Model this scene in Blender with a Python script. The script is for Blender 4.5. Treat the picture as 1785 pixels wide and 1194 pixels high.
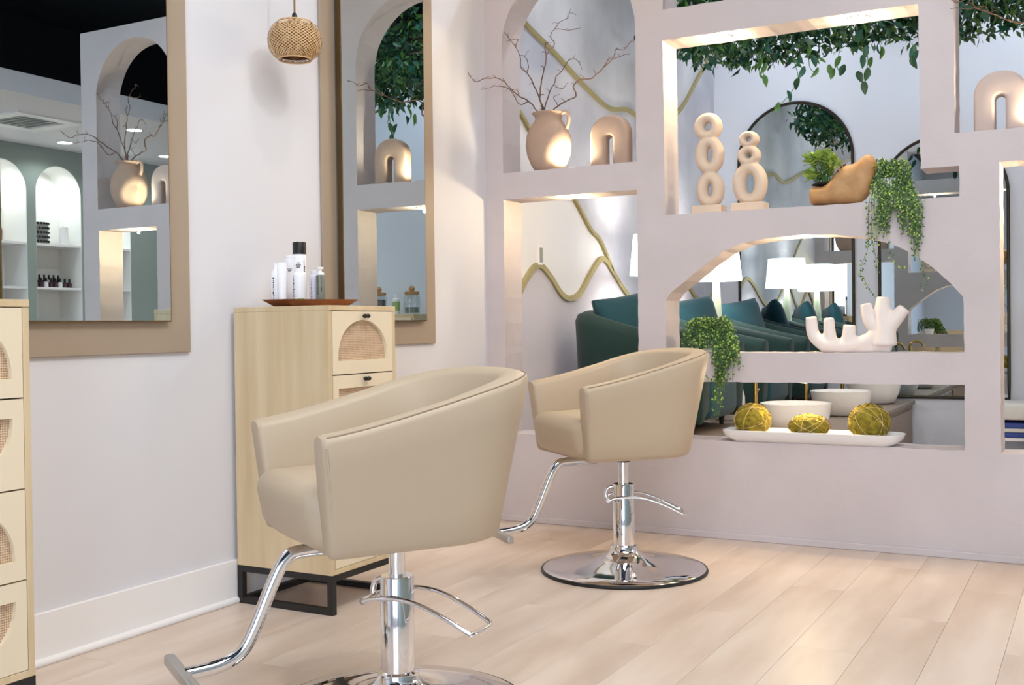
import bpy, bmesh, math, random
from mathutils import Vector, Matrix, noise
random.seed(7)
PI = math.pi
for o in list(bpy.data.objects): bpy.data.objects.remove(o)
scn = bpy.context.scene
COL = scn.collection

# ------------------------------------------------------------------ camera
W, H, FPX = 1785, 1194, 1895.3
YAW, PITCH, ROLL, CAMZ = -0.498971, -0.014522, 0.01209, 0.97
def cam_axes():
    cy, sy, cp, sp = math.cos(YAW), math.sin(YAW), math.cos(PITCH), math.sin(PITCH)
    f = Vector((sy*cp, cy*cp, sp)); r = Vector((cy, -sy, 0)); d = f.cross(r)
    cr, sr = math.cos(ROLL), math.sin(ROLL)
    return cr*r + sr*d, -sr*r + cr*d, f
CR, CD, CF = cam_axes()
cam = bpy.data.cameras.new('camera'); camo = bpy.data.objects.new('camera', cam); COL.objects.link(camo)
cam.sensor_fit = 'HORIZONTAL'; cam.sensor_width = 36; cam.lens = 36*FPX/W; cam.clip_start = .02; cam.clip_end = 200
m3 = Matrix((CR, -CD, -CF)).transposed()
camo.matrix_world = Matrix.Translation((0, 0, CAMZ)) @ m3.to_4x4()
scn.camera = camo
def ray(x, y): return CR*((x-W/2)/FPX) + CD*((y-H/2)/FPX) + CF
def atY(x, y, Y): d = ray(x, y); return Vector((0, 0, CAMZ)) + d*(Y/d.y)
def atX(x, y, X): d = ray(x, y); return Vector((0, 0, CAMZ)) + d*(X/d.x)

# ------------------------------------------------------------------ world, exposure
scn.view_settings.view_transform = 'Standard'; scn.view_settings.look = 'None'
scn.view_settings.gamma = 1; scn.view_settings.use_curve_mapping = False
scn.view_settings.exposure = 0.12
wd = bpy.data.worlds.new('world'); scn.world = wd; wd.use_nodes = True
wd.node_tree.nodes['Background'].inputs[0].default_value = (.62, .76, 1, 1)
wd.node_tree.nodes['Background'].inputs[1].default_value = 1.2

def lamp(kind, name, loc, power, col=(1, 1, 1), aim=None, size=.2, size_y=None, spot=None, blend=.6):
    l = bpy.data.lights.new(name, kind); l.energy = power; l.color = col
    if kind == 'AREA':
        l.size = size
        if size_y: l.shape = 'RECTANGLE'; l.size_y = size_y
    else: l.shadow_soft_size = size
    if kind == 'SPOT': l.spot_size = math.radians(spot or 90); l.spot_blend = blend
    o = bpy.data.objects.new(name, l); COL.objects.link(o); o.location = loc
    if aim is not None:
        o.rotation_euler = (Vector(aim)-Vector(loc)).to_track_quat('-Z', 'Y').to_euler()
    return o
WARM, SOFT, COOL = (1, .78, .47), (1, .96, .91), (.86, .92, 1)
# daylight through the two shop windows behind the camera
lamp('AREA', 'window_daylight', (.6, -3.36, 1.45), 185, (.66, .79, 1), (.3, 0, .9), 3.3, 2.2)
# added soft fill from above over the cutting floor, no fixture is built
lamp('AREA', 'ceiling_fill_light', (.0, 1.7, 3.6), 84, (.95, .975, 1), (.0, 1.7, 0), 1.9, 3.2)

# ------------------------------------------------------------------ materials
def lin(c): return tuple(((v/255)/12.92 if v/255 <= .04045 else ((v/255+.055)/1.055)**2.4) for v in c)
MATS = {}
def mat(name, col, rough=.5, metal=0, bump=None, mott=None, stretch=None, coat=0, emit=None, sheen=0, rnd=0, trans=0, ior=None):
    """col in sRGB 0-255; bump=(scale,strength); mott=(scale,second colour,contrast); stretch=(x,y,z) of the texture space"""
    m = bpy.data.materials.new(name); m.use_nodes = True; nt = m.node_tree; N = nt.nodes; L = nt.links
    b = N['Principled BSDF']; c = lin(col)
    b.inputs['Base Color'].default_value = (*c, 1); b.inputs['Roughness'].default_value = rough; b.inputs['Metallic'].default_value = metal
    if coat: b.inputs['Coat Weight'].default_value = coat
    if sheen: b.inputs['Sheen Weight'].default_value = sheen
    if trans: b.inputs['Transmission Weight'].default_value = trans
    if ior: b.inputs['IOR'].default_value = ior
    if emit: b.inputs['Emission Color'].default_value = (*lin(emit[0]), 1); b.inputs['Emission Strength'].default_value = emit[1]
    vec = None
    if bump or mott or rnd:
        tc = N.new('ShaderNodeTexCoord'); mp = N.new('ShaderNodeMapping'); L.new(tc.outputs['Object'], mp.inputs[0]); vec = mp.outputs[0]
        if stretch: mp.inputs['Scale'].default_value = stretch
        if rnd:
            oi = N.new('ShaderNodeObjectInfo'); mu = N.new('ShaderNodeMath'); mu.operation = 'MULTIPLY'; mu.inputs[1].default_value = 37
            L.new(oi.outputs['Random'], mu.inputs[0]); cb = N.new('ShaderNodeCombineXYZ')
            for i in range(3): L.new(mu.outputs[0], cb.inputs[i])
            L.new(cb.outputs[0], mp.inputs['Location'])
    if mott:
        nz = N.new('ShaderNodeTexNoise'); nz.inputs['Scale'].default_value = mott[0]; nz.inputs['Detail'].default_value = 6; L.new(vec, nz.inputs['Vector'])
        rp = N.new('ShaderNodeValToRGB'); k = mott[2] if len(mott) > 2 else .2
        rp.color_ramp.elements[0].position = .5-k; rp.color_ramp.elements[1].position = .5+k
        rp.color_ramp.elements[0].color = (*lin(mott[1]), 1); rp.color_ramp.elements[1].color = (*c, 1)
        L.new(nz.outputs['Fac'], rp.inputs[0]); out = rp.outputs[0]
        if rnd:
            hs = N.new('ShaderNodeHueSaturation'); mr = N.new('ShaderNodeMapRange'); mr.inputs[3].default_value = 1-rnd; mr.inputs[4].default_value = 1+rnd
            L.new(oi.outputs['Random'], mr.inputs[0]); L.new(mr.outputs[0], hs.inputs['Value']); L.new(out, hs.inputs['Color']); out = hs.outputs[0]
        L.new(out, b.inputs['Base Color'])
    if bump:
        nb = N.new('ShaderNodeTexNoise'); nb.inputs['Scale'].default_value = bump[0]; nb.inputs['Detail'].default_value = 5; L.new(vec, nb.inputs['Vector'])
        bp = N.new('ShaderNodeBump'); bp.inputs['Strength'].default_value = bump[1]; bp.inputs['Distance'].default_value = .01
        L.new(nb.outputs['Fac'], bp.inputs['Height']); L.new(bp.outputs[0], b.inputs['Normal'])
    MATS[name] = m; return m

mat('white_paint', (223, 222, 227), .55, bump=(60, .03))
mat('white_trim', (242, 240, 240), .4)
mat('stucco', (213, 202, 202), .85, bump=(9, .45), mott=(2.2, (200, 189, 187), .25))
mat('taupe', (166, 149, 130), .5)
mat('mirror', (200, 213, 217), .0, 1)
mat('bronze', (112, 92, 62), .35, .8)
mat('dark_bronze', (62, 56, 48), .4, .7)
mat('black', (14, 13, 13), .45)
mat('black_ceiling', (15, 15, 17), .8)
mat('gunmetal', (42, 40, 39), .5, .3)
mat('chrome', (232, 232, 235), .06, 1)
mat('satin_metal', (190, 188, 184), .35, .8)
mat('leather', (188, 169, 144), .48, bump=(240, .04))
mat('leather_dark', (150, 126, 104), .55)
mat('plank', (225, 209, 196), .36, mott=(2.4, (203, 182, 165), .2), stretch=(3.2, .6, 1), bump=(14, .03), rnd=.03)
mat('floor_base', (188, 170, 155), .6)
mat('oak', (226, 205, 168), .45, mott=(3, (200, 174, 134), .28), stretch=(6, 6, .5), bump=(30, .03))
mat('oak_edge', (233, 217, 188), .45)
mat('walnut', (172, 102, 54), .4, mott=(9, (100, 52, 26), .25), stretch=(1, .4, 2))
mat('taupe_ceramic', (190, 164, 144), .75, bump=(80, .05), mott=(5, (178, 150, 130), .25))
mat('pink_ceramic', (205, 184, 172), .75, bump=(80, .05))
mat('cream_stone', (230, 208, 186), .8, bump=(55, .12), mott=(14, (219, 194, 170), .3))
mat('white_stone', (242, 230, 222), .6, bump=(45, .08))
mat('tan_wood', (204, 160, 108), .55, mott=(16, (168, 120, 72), .22), bump=(22, .12))
mat('twig', (84, 62, 50), .8, mott=(18, (140, 104, 84), .2))
mat('soil', (34, 28, 22), .95)
mat('leaf_dark', (40, 86, 50), .42, mott=(25, (22, 58, 36), .3))
mat('leaf_mid', (92, 142, 58), .45, mott=(25, (38, 82, 40), .3))
mat('leaf_blue', (44, 98, 80), .38)
mat('leaf_light', (188, 208, 112), .45, mott=(40, (140, 176, 76), .3))
mat('pearl_green', (92, 122, 66), .45, mott=(60, (52, 86, 44), .3))
mat('moss', (178, 158, 44), .9, mott=(28, (104, 92, 28), .22), bump=(70, .8))
mat('moss_dark', (120, 92, 34), .9)
mat('twine', (224, 196, 126), .8)
mat('ceramic_white', (244, 243, 242), .25, coat=.3)
mat('bamboo', (232, 198, 150), .5, mott=(30, (200, 156, 100), .3))
mat('cord_brown', (140, 108, 76), .8)
mat('teal', (11, 70, 86), .8, sheen=.15, mott=(4, (10, 60, 66), .3))
mat('bamboo_dark', (150, 108, 66), .7)
mat('teal_dark', (11, 48, 46), .85, sheen=.1)
mat('gold', (198, 162, 92), .28, 1)
mat('gold_band', (162, 148, 98), .5, .3, bump=(240, .8), mott=(160, (200, 186, 134), .3))
mat('mural_white', (240, 240, 244), .7)
mat('mural_grey', (206, 206, 214), .85, bump=(14, .4), mott=(3, (176, 178, 190), .25))
mat('mural_marble', (226, 226, 232), .5, mott=(1.6, (182, 182, 186), .2))
mat('mural_lilac', (206, 202, 212), .7)
mat('wall_blue', (222, 227, 238), .7)
mat('sage', (150, 160, 154), .7)
mat('arch_white', (244, 243, 240), .6)
mat('platform', (140, 124, 112), .5)
mat('shade', (255, 253, 250), .8, emit=((255, 250, 244), 2.6))
mat('lamp_glass', (214, 224, 200), .15, trans=.3)
mat('led', (255, 244, 220), .5, emit=((255, 238, 205), 14))
mat('led_white', (255, 255, 255), .5, emit=((255, 252, 246), 16))
mat('bottle_white', (246, 245, 247), .35)
mat('bottle_lilac', (214, 214, 226), .3)
mat('bottle_grey', (128, 132, 120), .35)
mat('ink', (40, 38, 40), .6)
mat('ink_grey', (120, 118, 122), .6)
mat('ink_green', (158, 186, 120), .6)
mat('bottle_clear', (206, 216, 214), .1, trans=.6)
mat('polish', (70, 46, 56), .25)
mat('terracotta', (138, 98, 66), .8)
mat('blue', (52, 74, 150), .7)
mat('towel_white', (220, 218, 214), .9)
mat('grille', (150, 152, 150), .5)

def cane():
    m = bpy.data.materials.new('cane'); m.use_nodes = True; nt = m.node_tree; N = nt.nodes; L = nt.links; b = N['Principled BSDF']
    tc = N.new('ShaderNodeTexCoord'); sx = N.new('ShaderNodeSeparateXYZ'); L.new(tc.outputs['Object'], sx.inputs[0])
    hs = []
    for ax in ('Y', 'Z'):
        a = N.new('ShaderNodeMath'); a.operation = 'MULTIPLY'; a.inputs[1].default_value = 1050; L.new(sx.outputs[ax], a.inputs[0])
        s = N.new('ShaderNodeMath'); s.operation = 'SINE'; L.new(a.outputs[0], s.inputs[0]); hs.append(s)
    mx = N.new('ShaderNodeMath'); mx.operation = 'MAXIMUM'; L.new(hs[0].outputs[0], mx.inputs[0]); L.new(hs[1].outputs[0], mx.inputs[1])
    nz = N.new('ShaderNodeTexNoise'); nz.inputs['Scale'].default_value = 60; L.new(tc.outputs['Object'], nz.inputs['Vector'])
    ad = N.new('ShaderNodeMath'); ad.operation = 'MULTIPLY_ADD'; ad.inputs[1].default_value = .5; L.new(mx.outputs[0], ad.inputs[0]); L.new(nz.outputs[0], ad.inputs[2])
    rp = N.new('ShaderNodeValToRGB'); rp.color_ramp.elements[0].color = (*lin((172, 132, 98)), 1); rp.color_ramp.elements[1].color = (*lin((226, 198, 166)), 1)
    rp.color_ramp.elements[0].position = .25; rp.color_ramp.elements[1].position = .85
    L.new(ad.outputs[0], rp.inputs[0]); L.new(rp.outputs[0], b.inputs['Base Color']); b.inputs['Roughness'].default_value = .7
    bp = N.new('ShaderNodeBump'); bp.inputs['Strength'].default_value = .6; bp.inputs['Distance'].default_value = .002
    L.new(mx.outputs[0], bp.inputs['Height']); L.new(bp.outputs[0], b.inputs['Normal']); MATS['cane'] = m
cane()
def glass():
    m = bpy.data.materials.new('glass'); m.use_nodes = True; nt = m.node_tree; N = nt.nodes; L = nt.links
    N.remove(N['Principled BSDF']); t = N.new('ShaderNodeBsdfTransparent'); t.inputs[0].default_value = (.95, .97, .97, 1)
    g = N.new('ShaderNodeBsdfGlossy'); g.inputs['Roughness'].default_value = .02; x = N.new('ShaderNodeMixShader'); x.inputs[0].default_value = .1
    L.new(t.outputs[0], x.inputs[1]); L.new(g.outputs[0], x.inputs[2]); L.new(x.outputs[0], N['Material Output'].inputs[0]); MATS['glass'] = m
glass()

# ------------------------------------------------------------------ mesh helpers
def obj(name, bm, m, parent=None, loc=None, rot=None, smooth=None, kind=None, label=None):
    bmesh.ops.recalc_face_normals(bm, faces=bm.faces)
    if smooth is not None:
        th = math.radians(smooth)
        for f in bm.faces: f.smooth = True
        for e in bm.edges:
            if len(e.link_faces) == 2 and e.calc_face_angle(0) > th: e.smooth = False
    me = bpy.data.meshes.new(name); bm.to_mesh(me); bm.free()
    for x in (m if isinstance(m, (list, tuple)) else [m]): me.materials.append(MATS[x])
    return link(name, me, parent, loc, rot, kind, label)
def link(name, me, parent=None, loc=None, rot=None, kind=None, label=None):
    o = bpy.data.objects.new(name, me); COL.objects.link(o)
    if parent: o.parent = parent
    if loc is not None: o.location = loc
    if rot is not None: o.rotation_euler = rot
    if kind: o['kind'] = kind
    if label: o['label'] = label
    return o
def tag(o, label, cat, group=None):
    o['label'] = label; o['category'] = cat
    if group: o['group'] = group
    return o
def thing(name, label, cat, loc=(0, 0, 0), rz=0, group=None):
    o = bpy.data.objects.new(name, None); COL.objects.link(o); o.location = loc; o.rotation_euler = (0, 0, rz); o.empty_display_size = .05
    return tag(o, label, cat, group)
def struct(o): o['kind'] = 'structure'; return o
def dup(root, loc, rz=None, label=None):
    def cp(o, par):
        c = o.copy(); COL.objects.link(c)
        if par: c.parent = par
        for ch in o.children: cp(ch, c)
        return c
    r = cp(root, None); r.location = loc
    if rz is not None: r.rotation_euler = (0, 0, rz)
    if label: r['label'] = label
    return r
def B(): return bmesh.new()
def box(bm, lo, hi, bev=0, seg=2):
    lo, hi = Vector(lo), Vector(hi); g = bmesh.ops.create_cube(bm, size=1)
    for v in g['verts']: v.co = Vector((lo[i]+(v.co[i]+.5)*(hi[i]-lo[i]) for i in range(3)))
    if bev:
        es = list({e for v in g['verts'] for e in v.link_edges})
        bmesh.ops.bevel(bm, geom=es, offset=bev, segments=seg, profile=.5, affect='EDGES')
    return bm
def bx(lo, hi, bev=0, seg=2): return box(B(), lo, hi, bev, seg)
def smooth_path(pts, n=6):
    pts = [Vector(p) for p in pts]
    if len(pts) < 3: return pts
    out = []
    P = [2*pts[0]-pts[1]] + pts + [2*pts[-1]-pts[-2]]
    for i in range(1, len(P)-2):
        for k in range(n):
            t = k/n; a, b, c, d = P[i-1], P[i], P[i+1], P[i+2]
            out.append(.5*((2*b)+(c-a)*t+(2*a-5*b+4*c-d)*t*t+(3*b-a-3*c+d)*t**3))
    out.append(pts[-1]); return out
def tube(bm, pts, r, seg=8, closed=False, cap=True, flat=1.0):
    """r: number or list (start..end interpolated)"""
    pts = [Vector(p) for p in pts]; n = len(pts); rr = r if isinstance(r, (list, tuple)) else [r, r]
    rings = []; nrm = None
    for i, p in enumerate(pts):
        if closed: t = (pts[(i+1) % n]-pts[i-1]).normalized()
        else: t = (pts[min(i+1, n-1)]-pts[max(i-1, 0)]).normalized()
        if nrm is None: nrm = t.orthogonal().normalized()
        nrm = (nrm - t*nrm.dot(t)).normalized(); bi = t.cross(nrm)
        f = i/max(n-1, 1)*(len(rr)-1); k = min(int(f), len(rr)-2); rad = rr[k]+(rr[k+1]-rr[k])*(f-k)
        rings.append([bm.verts.new(p+nrm*math.cos(2*PI*j/seg)*rad+bi*math.sin(2*PI*j/seg)*rad*flat) for j in range(seg)])
    for i in range(n if closed else n-1):
        a, b = rings[i], rings[(i+1) % n]
        for j in range(seg): bm.faces.new((a[j], a[(j+1) % seg], b[(j+1) % seg], b[j]))
    if cap and not closed:
        bm.faces.new(rings[0][::-1]); bm.faces.new(rings[-1])
    return bm
def lathe(bm, prof, seg=32, c=(0, 0, 0)):
    rings = []
    for r, z in prof:
        if r < 1e-5: rings.append([bm.verts.new((c[0], c[1], c[2]+z))])
        else: rings.append([bm.verts.new((c[0]+r*math.cos(2*PI*j/seg), c[1]+r*math.sin(2*PI*j/seg), c[2]+z)) for j in range(seg)])
    for a, b in zip(rings, rings[1:]):
        for j in range(seg):
            k = (j+1) % seg
            q = [a[0] if len(a) == 1 else a[j], a[0] if len(a) == 1 else a[k], b[0] if len(b) == 1 else b[k], b[0] if len(b) == 1 else b[j]]
            u = []
            for v in q:
                if v not in u: u.append(v)
            if len(u) > 2: bm.faces.new(u)
    return bm
def plate(bm, outline, holes, f0, f1):
    """outline / holes: lists of 2-D points; f0, f1 map a 2-D point to the two faces"""
    loops = [outline]+list(holes); A = []; Bv = []; edges = []
    for lp in loops:
        va = [bm.verts.new(f0(*p)) for p in lp]; A.append(va)
        for i in range(len(va)): edges.append(bm.edges.new((va[i], va[(i+1) % len(va)])))
    g = bmesh.ops.triangle_fill(bm, edges=edges, use_beauty=True, use_dissolve=False)
    fs = [f for f in g['geom'] if isinstance(f, bmesh.types.BMFace)]
    mp = {}
    for lp, va in zip(loops, A):
        vb = [bm.verts.new(f1(*p)) for p in lp]; Bv.append(vb)
        for a, b in zip(va, vb): mp[a] = b
    for f in fs: bm.faces.new([mp[v] for v in reversed(f.verts)])
    for va, vb in zip(A, Bv):
        n = len(va)
        for i in range(n): bm.faces.new((va[i], va[(i+1) % n], vb[(i+1) % n], vb[i]))
    return bm
def rect(x0, x1, z0, z1): return [(x0, z0), (x1, z0), (x1, z1), (x0, z1)]
def dense(pts, step=.05):
    out = []
    for a, b in zip(pts, pts[1:]+pts[:1]):
        n = max(1, int(math.hypot(b[0]-a[0], b[1]-a[1])/step))
        out += [(a[0]+(b[0]-a[0])*i/n, a[1]+(b[1]-a[1])*i/n) for i in range(n)]
    return out
def jit(pts, amp=.003):
    return [(x+amp*noise.noise((x*26, z*26, 3.1)), z+amp*noise.noise((x*26, z*26, 8.7))) for x, z in pts]
def arch_pts(x0, x1, z0, zs, rise, n=24, p=2.0):
    """door shape: sill z0, spring zs, arc of height rise"""
    c, a = (x0+x1)/2, (x1-x0)/2; pts = [(x0, z0), (x1, z0)]
    for i in range(n+1):
        t = PI*i/n; ct, st = math.cos(t), math.sin(t)
        pts.append((c+a*math.copysign(abs(ct)**(2/p), ct), zs+rise*abs(st)**(2/p)))
    return pts

# ------------------------------------------------------------------ the setting
XL, YN, TH, YB, XR, ZC, YF = -2.73, 4.755, .185, 8.40, 2.8, 3.69, -3.2
fl = struct(obj('floor', bx((XL-.1, YF-.1, -.1), (XR+.1, YB+.1, -.004)), 'floor_base'))
def planks():
    w, n = .19, 0; x = XL+.001; i = 0
    while x < 1.6:
        y = 1.0 + (i*0.47) % 1.22 - 1.22; x1 = min(x+w, 1.6)
        while y < YN+.3:
            y0, y1 = max(y, .6), min(y+1.22, YN+.3)
            if y1-y0 > .05:
                bm = bx((-(x1-x)/2+.0004, -(y1-y0)/2+.0004, -.004), ((x1-x)/2-.0004, (y1-y0)/2-.0004, 0), .0004, 1)
                obj('plank', bm, 'plank', fl, ((x+x1)/2, (y0+y1)/2, 0))
            y += 1.22
        x += w; i += 1
    # floor beyond the planks one can tell apart
    for lo, hi in (((XL, YF, -.004), (1.6, .6, 0)), ((1.6, YF, -.004), (XR, YB, 0)), ((XL, YN+.3, -.004), (1.6, YB, 0))):
        obj('far_planks', bx(lo, hi), 'plank', fl)
planks()
wl = struct(obj('wall_left', bx((XL-.12, YF, 0), (XL, YN+TH, ZC)), 'white_paint'))
bm = B(); box(bm, (XL, YF, 0), (XL+.014, YN, .153), .002, 1)
bb = struct(obj('baseboard_left', bm, 'white_trim'))
bm = B(); tube(bm, [(XL+.014, YF, .009), (XL+.014, YN, .009)], .013, 10); obj('shoe_moulding', bm, 'white_trim', bb, smooth=50)
struct(obj('wall_back', bx((XL-.12, YB, 0), (XR+.12, YB+.12, ZC)), 'wall_blue'))
struct(obj('ceiling', bx((XL-.12, YF-.12, ZC), (XR+.12, YB+.12, ZC+.1)), 'black_ceiling'))
# dropped white ceiling with its bulkhead over the retail side
struct(obj('ceiling_right', bx((1.13, YF, 2.6), (XR, YB, 2.64)), 'white_paint'))
struct(obj('trim_1', bx((1.08, YF, 2.6), (1.13, YB, 2.745)), 'white_paint'))
# front wall with two shop windows
bm = B(); plate(bm, rect(XL-.12, XR+.12, 0, ZC), [rect(-1.1, .55, .3, 2.55), rect(.65, 2.3, .3, 2.55)], lambda x, z: (x, YF, z), lambda x, z: (x, YF-.12, z))
struct(obj('wall_front', bm, 'white_paint'))
for i, (a, b) in enumerate(((-1.1, .55), (.65, 2.3))):
    bm = B(); plate(bm, rect(a, b, .3, 2.55), [rect(a+.05, b-.05, .35, 2.5)], lambda x, z: (x, YF-.02, z), lambda x, z: (x, YF-.08, z))
    w_ = struct(obj('window_%d' % (i+1), bm, 'gunmetal')); obj('pane', bx((a+.05, YF-.055, .35), (b-.05, YF-.049, 2.5)), 'glass', w_)

# niche wall: one stucco slab with eight openings
ARC = [(-1.78, 1.082), (-1.755, 1.117), (-1.683, 1.172), (-1.592, 1.240), (-1.504, 1.296), (-1.412, 1.331), (-1.277, 1.349), (-1.15, 1.353), (-1.02, 1.348), (-.868, 1.327), (-.764, 1.290), (-.712, 1.262), (-.631, 1.204), (-.551, 1.126), (-.502, 1.07)]
SHELF_A, SHELF_C, SHELF_F, SHELF_G = 1.735, 1.477, .841, .444
openings = [
    arch_pts(-2.63, -1.917, SHELF_A, 2.36, .36),
    rect(-2.63, -1.917, .437, 1.604),
    [(-1.778, SHELF_C), (-.515, SHELF_C), (-.515, 1.602), (-.663, 1.602), (-.668, 2.28), (-1.783, 2.28)],
    rect(-1.78, -.668, 2.42, 2.72),
    arch_pts(-.532, .14, SHELF_A, 2.42, .345),
    [(-.50, SHELF_F)] + ARC[::-1] + [(-1.78, SHELF_F)],
    rect(-1.78, -.50, SHELF_G, .71),
    rect(-.365, .135, .437, 1.604)]
XE = .275
bm = B(); plate(bm, rect(XL, XE, 0, 2.85), [jit(dense(h, .03)) for h in openings], lambda x, z: (x, YN, z), lambda x, z: (x, YN+TH, z))
wn = struct(obj('wall_middle', bm, 'stucco'))
struct(obj('baseboard_middle', bx((XL+.02, YN-.008, 0), (XE, YN, .03), .003, 1), 'stucco'))

# mural wall of the pedicure room
wm = struct(obj('wall_back_left', bx((XL-.12, YN+TH, 0), (XL, YB, ZC)), 'mural_white'))
wave1 = smooth_path([(0, 4.94, 1.02), (0, 5.06, 1.13), (0, 5.163, 1.23), (0, 5.30, 1.306), (0, 5.44, 1.25), (0, 5.58, 1.155), (0, 5.694, 1.13), (0, 5.84, 1.165), (0, 6.0, 1.29), (0, 6.166, 1.383), (0, 6.32, 1.31), (0, 6.5, 1.20), (0, 6.7, 1.125), (0, 7.0, 1.16), (0, 7.3, 1.3), (0, 7.55, 1.36), (0, 7.85, 1.2), (0, 8.1, 1.14), (0, 8.39, 1.25)], 5)
wave2 = smooth_path([(0, 4.95, 2.18), (0, 5.14, 2.085), (0, 5.22, 2.03), (0, 5.5, 1.88), (0, 5.786, 1.704), (0, 6.0, 1.55), (0, 6.14, 1.49), (0, 6.325, 1.322)], 5)
wave3 = smooth_path([(0, 4.95, 2.72), (0, 5.15, 2.6), (0, 5.5, 2.515), (0, 6.0, 2.38), (0, 6.307, 2.33), (0, 6.6, 2.37), (0, 6.9, 2.33), (0, 7.2, 2.36), (0, 7.626, 2.56), (0, 8.0, 2.85), (0, 8.343, 3.104), (0, 8.39, 3.14)], 5)
def wallpanel(name, yz, m, d=.006):
    bm = B(); plate(bm, yz, [], lambda y, z: (XL, y, z), lambda y, z: (XL+d, y, z)); obj(name, bm, m, wm)
wallpanel('mural_lower_panel', [(4.941, 0), (8.399, 0)]+[(p.y, p.z) for p in wave1[::-1]], 'mural_lilac')
wallpanel('mural_plaster_panel', [(p.y, p.z) for p in wave2]+[(6.5, 1.21), (6.7, 1.135), (7.0, 1.17), (7.3, 1.31), (7.55, 1.37), (7.85, 1.21), (8.1, 1.15), (8.398, 1.26)]+[(p.y, p.z) for p in wave3[::-1]], 'mural_grey', .009)
wallpanel('mural_upper_panel', [(p.y, p.z) for p in wave3]+[(8.398, ZC-.01), (4.941, ZC-.01)], 'mural_marble', .005)
for wv, hw in ((wave1, .016), (wave2, .011), (wave3, .015)):
    pts = [(p.y, p.z) for p in wv]; up = []; dn = []
    for i, p in enumerate(wv):
        t = (wv[min(i+1, len(wv)-1)]-wv[max(i-1, 0)]).normalized(); nn = Vector((0, -t.z, t.y))
        up.append(p+nn*hw); dn.append(p-nn*hw)
    bm = B(); plate(bm, [(min(max(q.y, 4.942), 8.397), q.z) for q in up+dn[::-1]], [], lambda y, z: (XL, y, z), lambda y, z: (XL+.02, y, z))
    obj('gold_wave_band', bm, 'gold_band', wm)

# right-hand wall with lit arched shelves (seen in the mirror)
AC = [4.90, 5.47, 6.04, 6.61, 7.18]
bm = B(); plate(bm, rect(YF, YB, 0, ZC), [arch_pts(c-.24, c+.24, .55, 2.2, .25) for c in AC], lambda y, z: (XR, y, z), lambda y, z: (XR+.3, y, z))
wr = struct(obj('wall_right', bm, 'sage'))
obj('upper_black_panel', bx((XR-.008, YF, 2.64), (XR, YB, ZC)), 'black_ceiling', wr)
for c in AC:
    lp = arch_pts(c-.24, c+.24, .55, 2.2, .25); li = [(c+(y-c)*.985, .555+(z-.55)*.995) for y, z in lp]
    obj('alcove_liner', plate(B(), lp, [li], lambda y, z: (XR+.002, y, z), lambda y, z: (XR+.3, y, z)), 'arch_white', wr)
obj('alcove_back', bx((XR+.3, YF, 0), (XR+.34, YB, ZC)), 'arch_white', wr)
for c in AC:
    for z in (1.0, 1.37, 1.755): obj('shelf', bx((XR+.01, c-.24, z-.02), (XR+.3, c+.24, z)), 'white_trim', wr)
    lamp('SPOT', 'alcove_light', (XR+.12, c, 2.415), 9, (1, .97, .9), (XR+.17, c, 0), .03, spot=165)

# small devices on the walls
p = atX(936, 443, XL)
t = thing('thermostat', 'small white wall controller above the gold wave in the back room', 'thermostat', (XL, 5.31, 1.36))
obj('housing', bx((0, -.03, -.055), (.022, .03, .055), .004), 'white_trim', t); obj('display', bx((.022, -.012, -.04), (.024, .02, .04)), 'bottle_grey', t)
t = thing('wall_outlet', 'white outlet plate on the wall beside the nearest cabinet', 'outlet', (XL, 2.03, .60))
obj('plate', bx((0, -.04, -.06), (.006, .04, .06), .002), 'white_trim', t)
for dz in (-.022, .022): obj('socket', bx((.006, -.018, dz-.015), (.008, .018, dz+.015)), 'white_paint', t)
t = thing('ceiling_vent', 'square white air vent in the dropped ceiling, seen in the left mirror', 'vent', (1.9, 5.6, 2.6))
bm = B(); plate(bm, rect(-.3, .3, -.3, .3), [rect(-.2, .2, -.2, .2)], lambda x, y: (x, y, 0), lambda x, y: (x, y, -.012)); obj('frame', bm, 'white_trim', t)
for i in range(6): obj('louvre', bx((-.2, -.19+i*.066, -.012), (.2, -.17+i*.066, -.002)), 'grille', t)
def downlight(x, y, z, label, power, col=(1, .97, .92), group=None, r=.05, up=False, spot=110, m='led', aim=None):
    s = 1 if up else -1
    t = thing('recessed_light', label, 'light', (x, y, z), 0, group)
    obj('trim_ring', lathe(B(), [(r, 0), (r*1.18, 0), (r*1.18, s*.003), (r, s*.004), (r, 0)], 24), 'white_trim', t)
    obj('lens', lathe(B(), [(0, s*.002), (r, s*.002), (r, 0), (0, 0)], 24), m, t)
    if power:
        if spot == 360: lamp('POINT', 'puck_lamp', (x, y, z+s*.02), power, col, size=.007)
        else: lamp('SPOT', 'recessed_lamp', (x, y, z+s*.012), power, col, aim or (x, y, z+s), r*.6, spot=spot, blend=.5)
for x, y in ((2.3, 5.2), (1.5, 6.3), (2.45, 6.4), (1.5, 4.7), (2.3, 7.4), (1.5, 7.5)):
    downlight(x, y, 2.6, 'recessed white downlight in the dropped ceiling, seen in the left mirror', 16, spot=150, group='dropped ceiling downlights', r=.06, m='led_white')
for x, y, pw in ((-1.9, 5.35, 52), (-2.0, 7.7, 44), (-.6, 5.5, 36), (-.3, 7.6, 64), (.9, 6.6, 26)):  # unseen fixtures, added to brighten the back room
    downlight(x, y, ZC, 'added cool white fill downlight in the black ceiling of the back room', pw, (.8, .89, 1), 'added back room fill lights', r=.07, spot=150, m='led_white')
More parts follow.
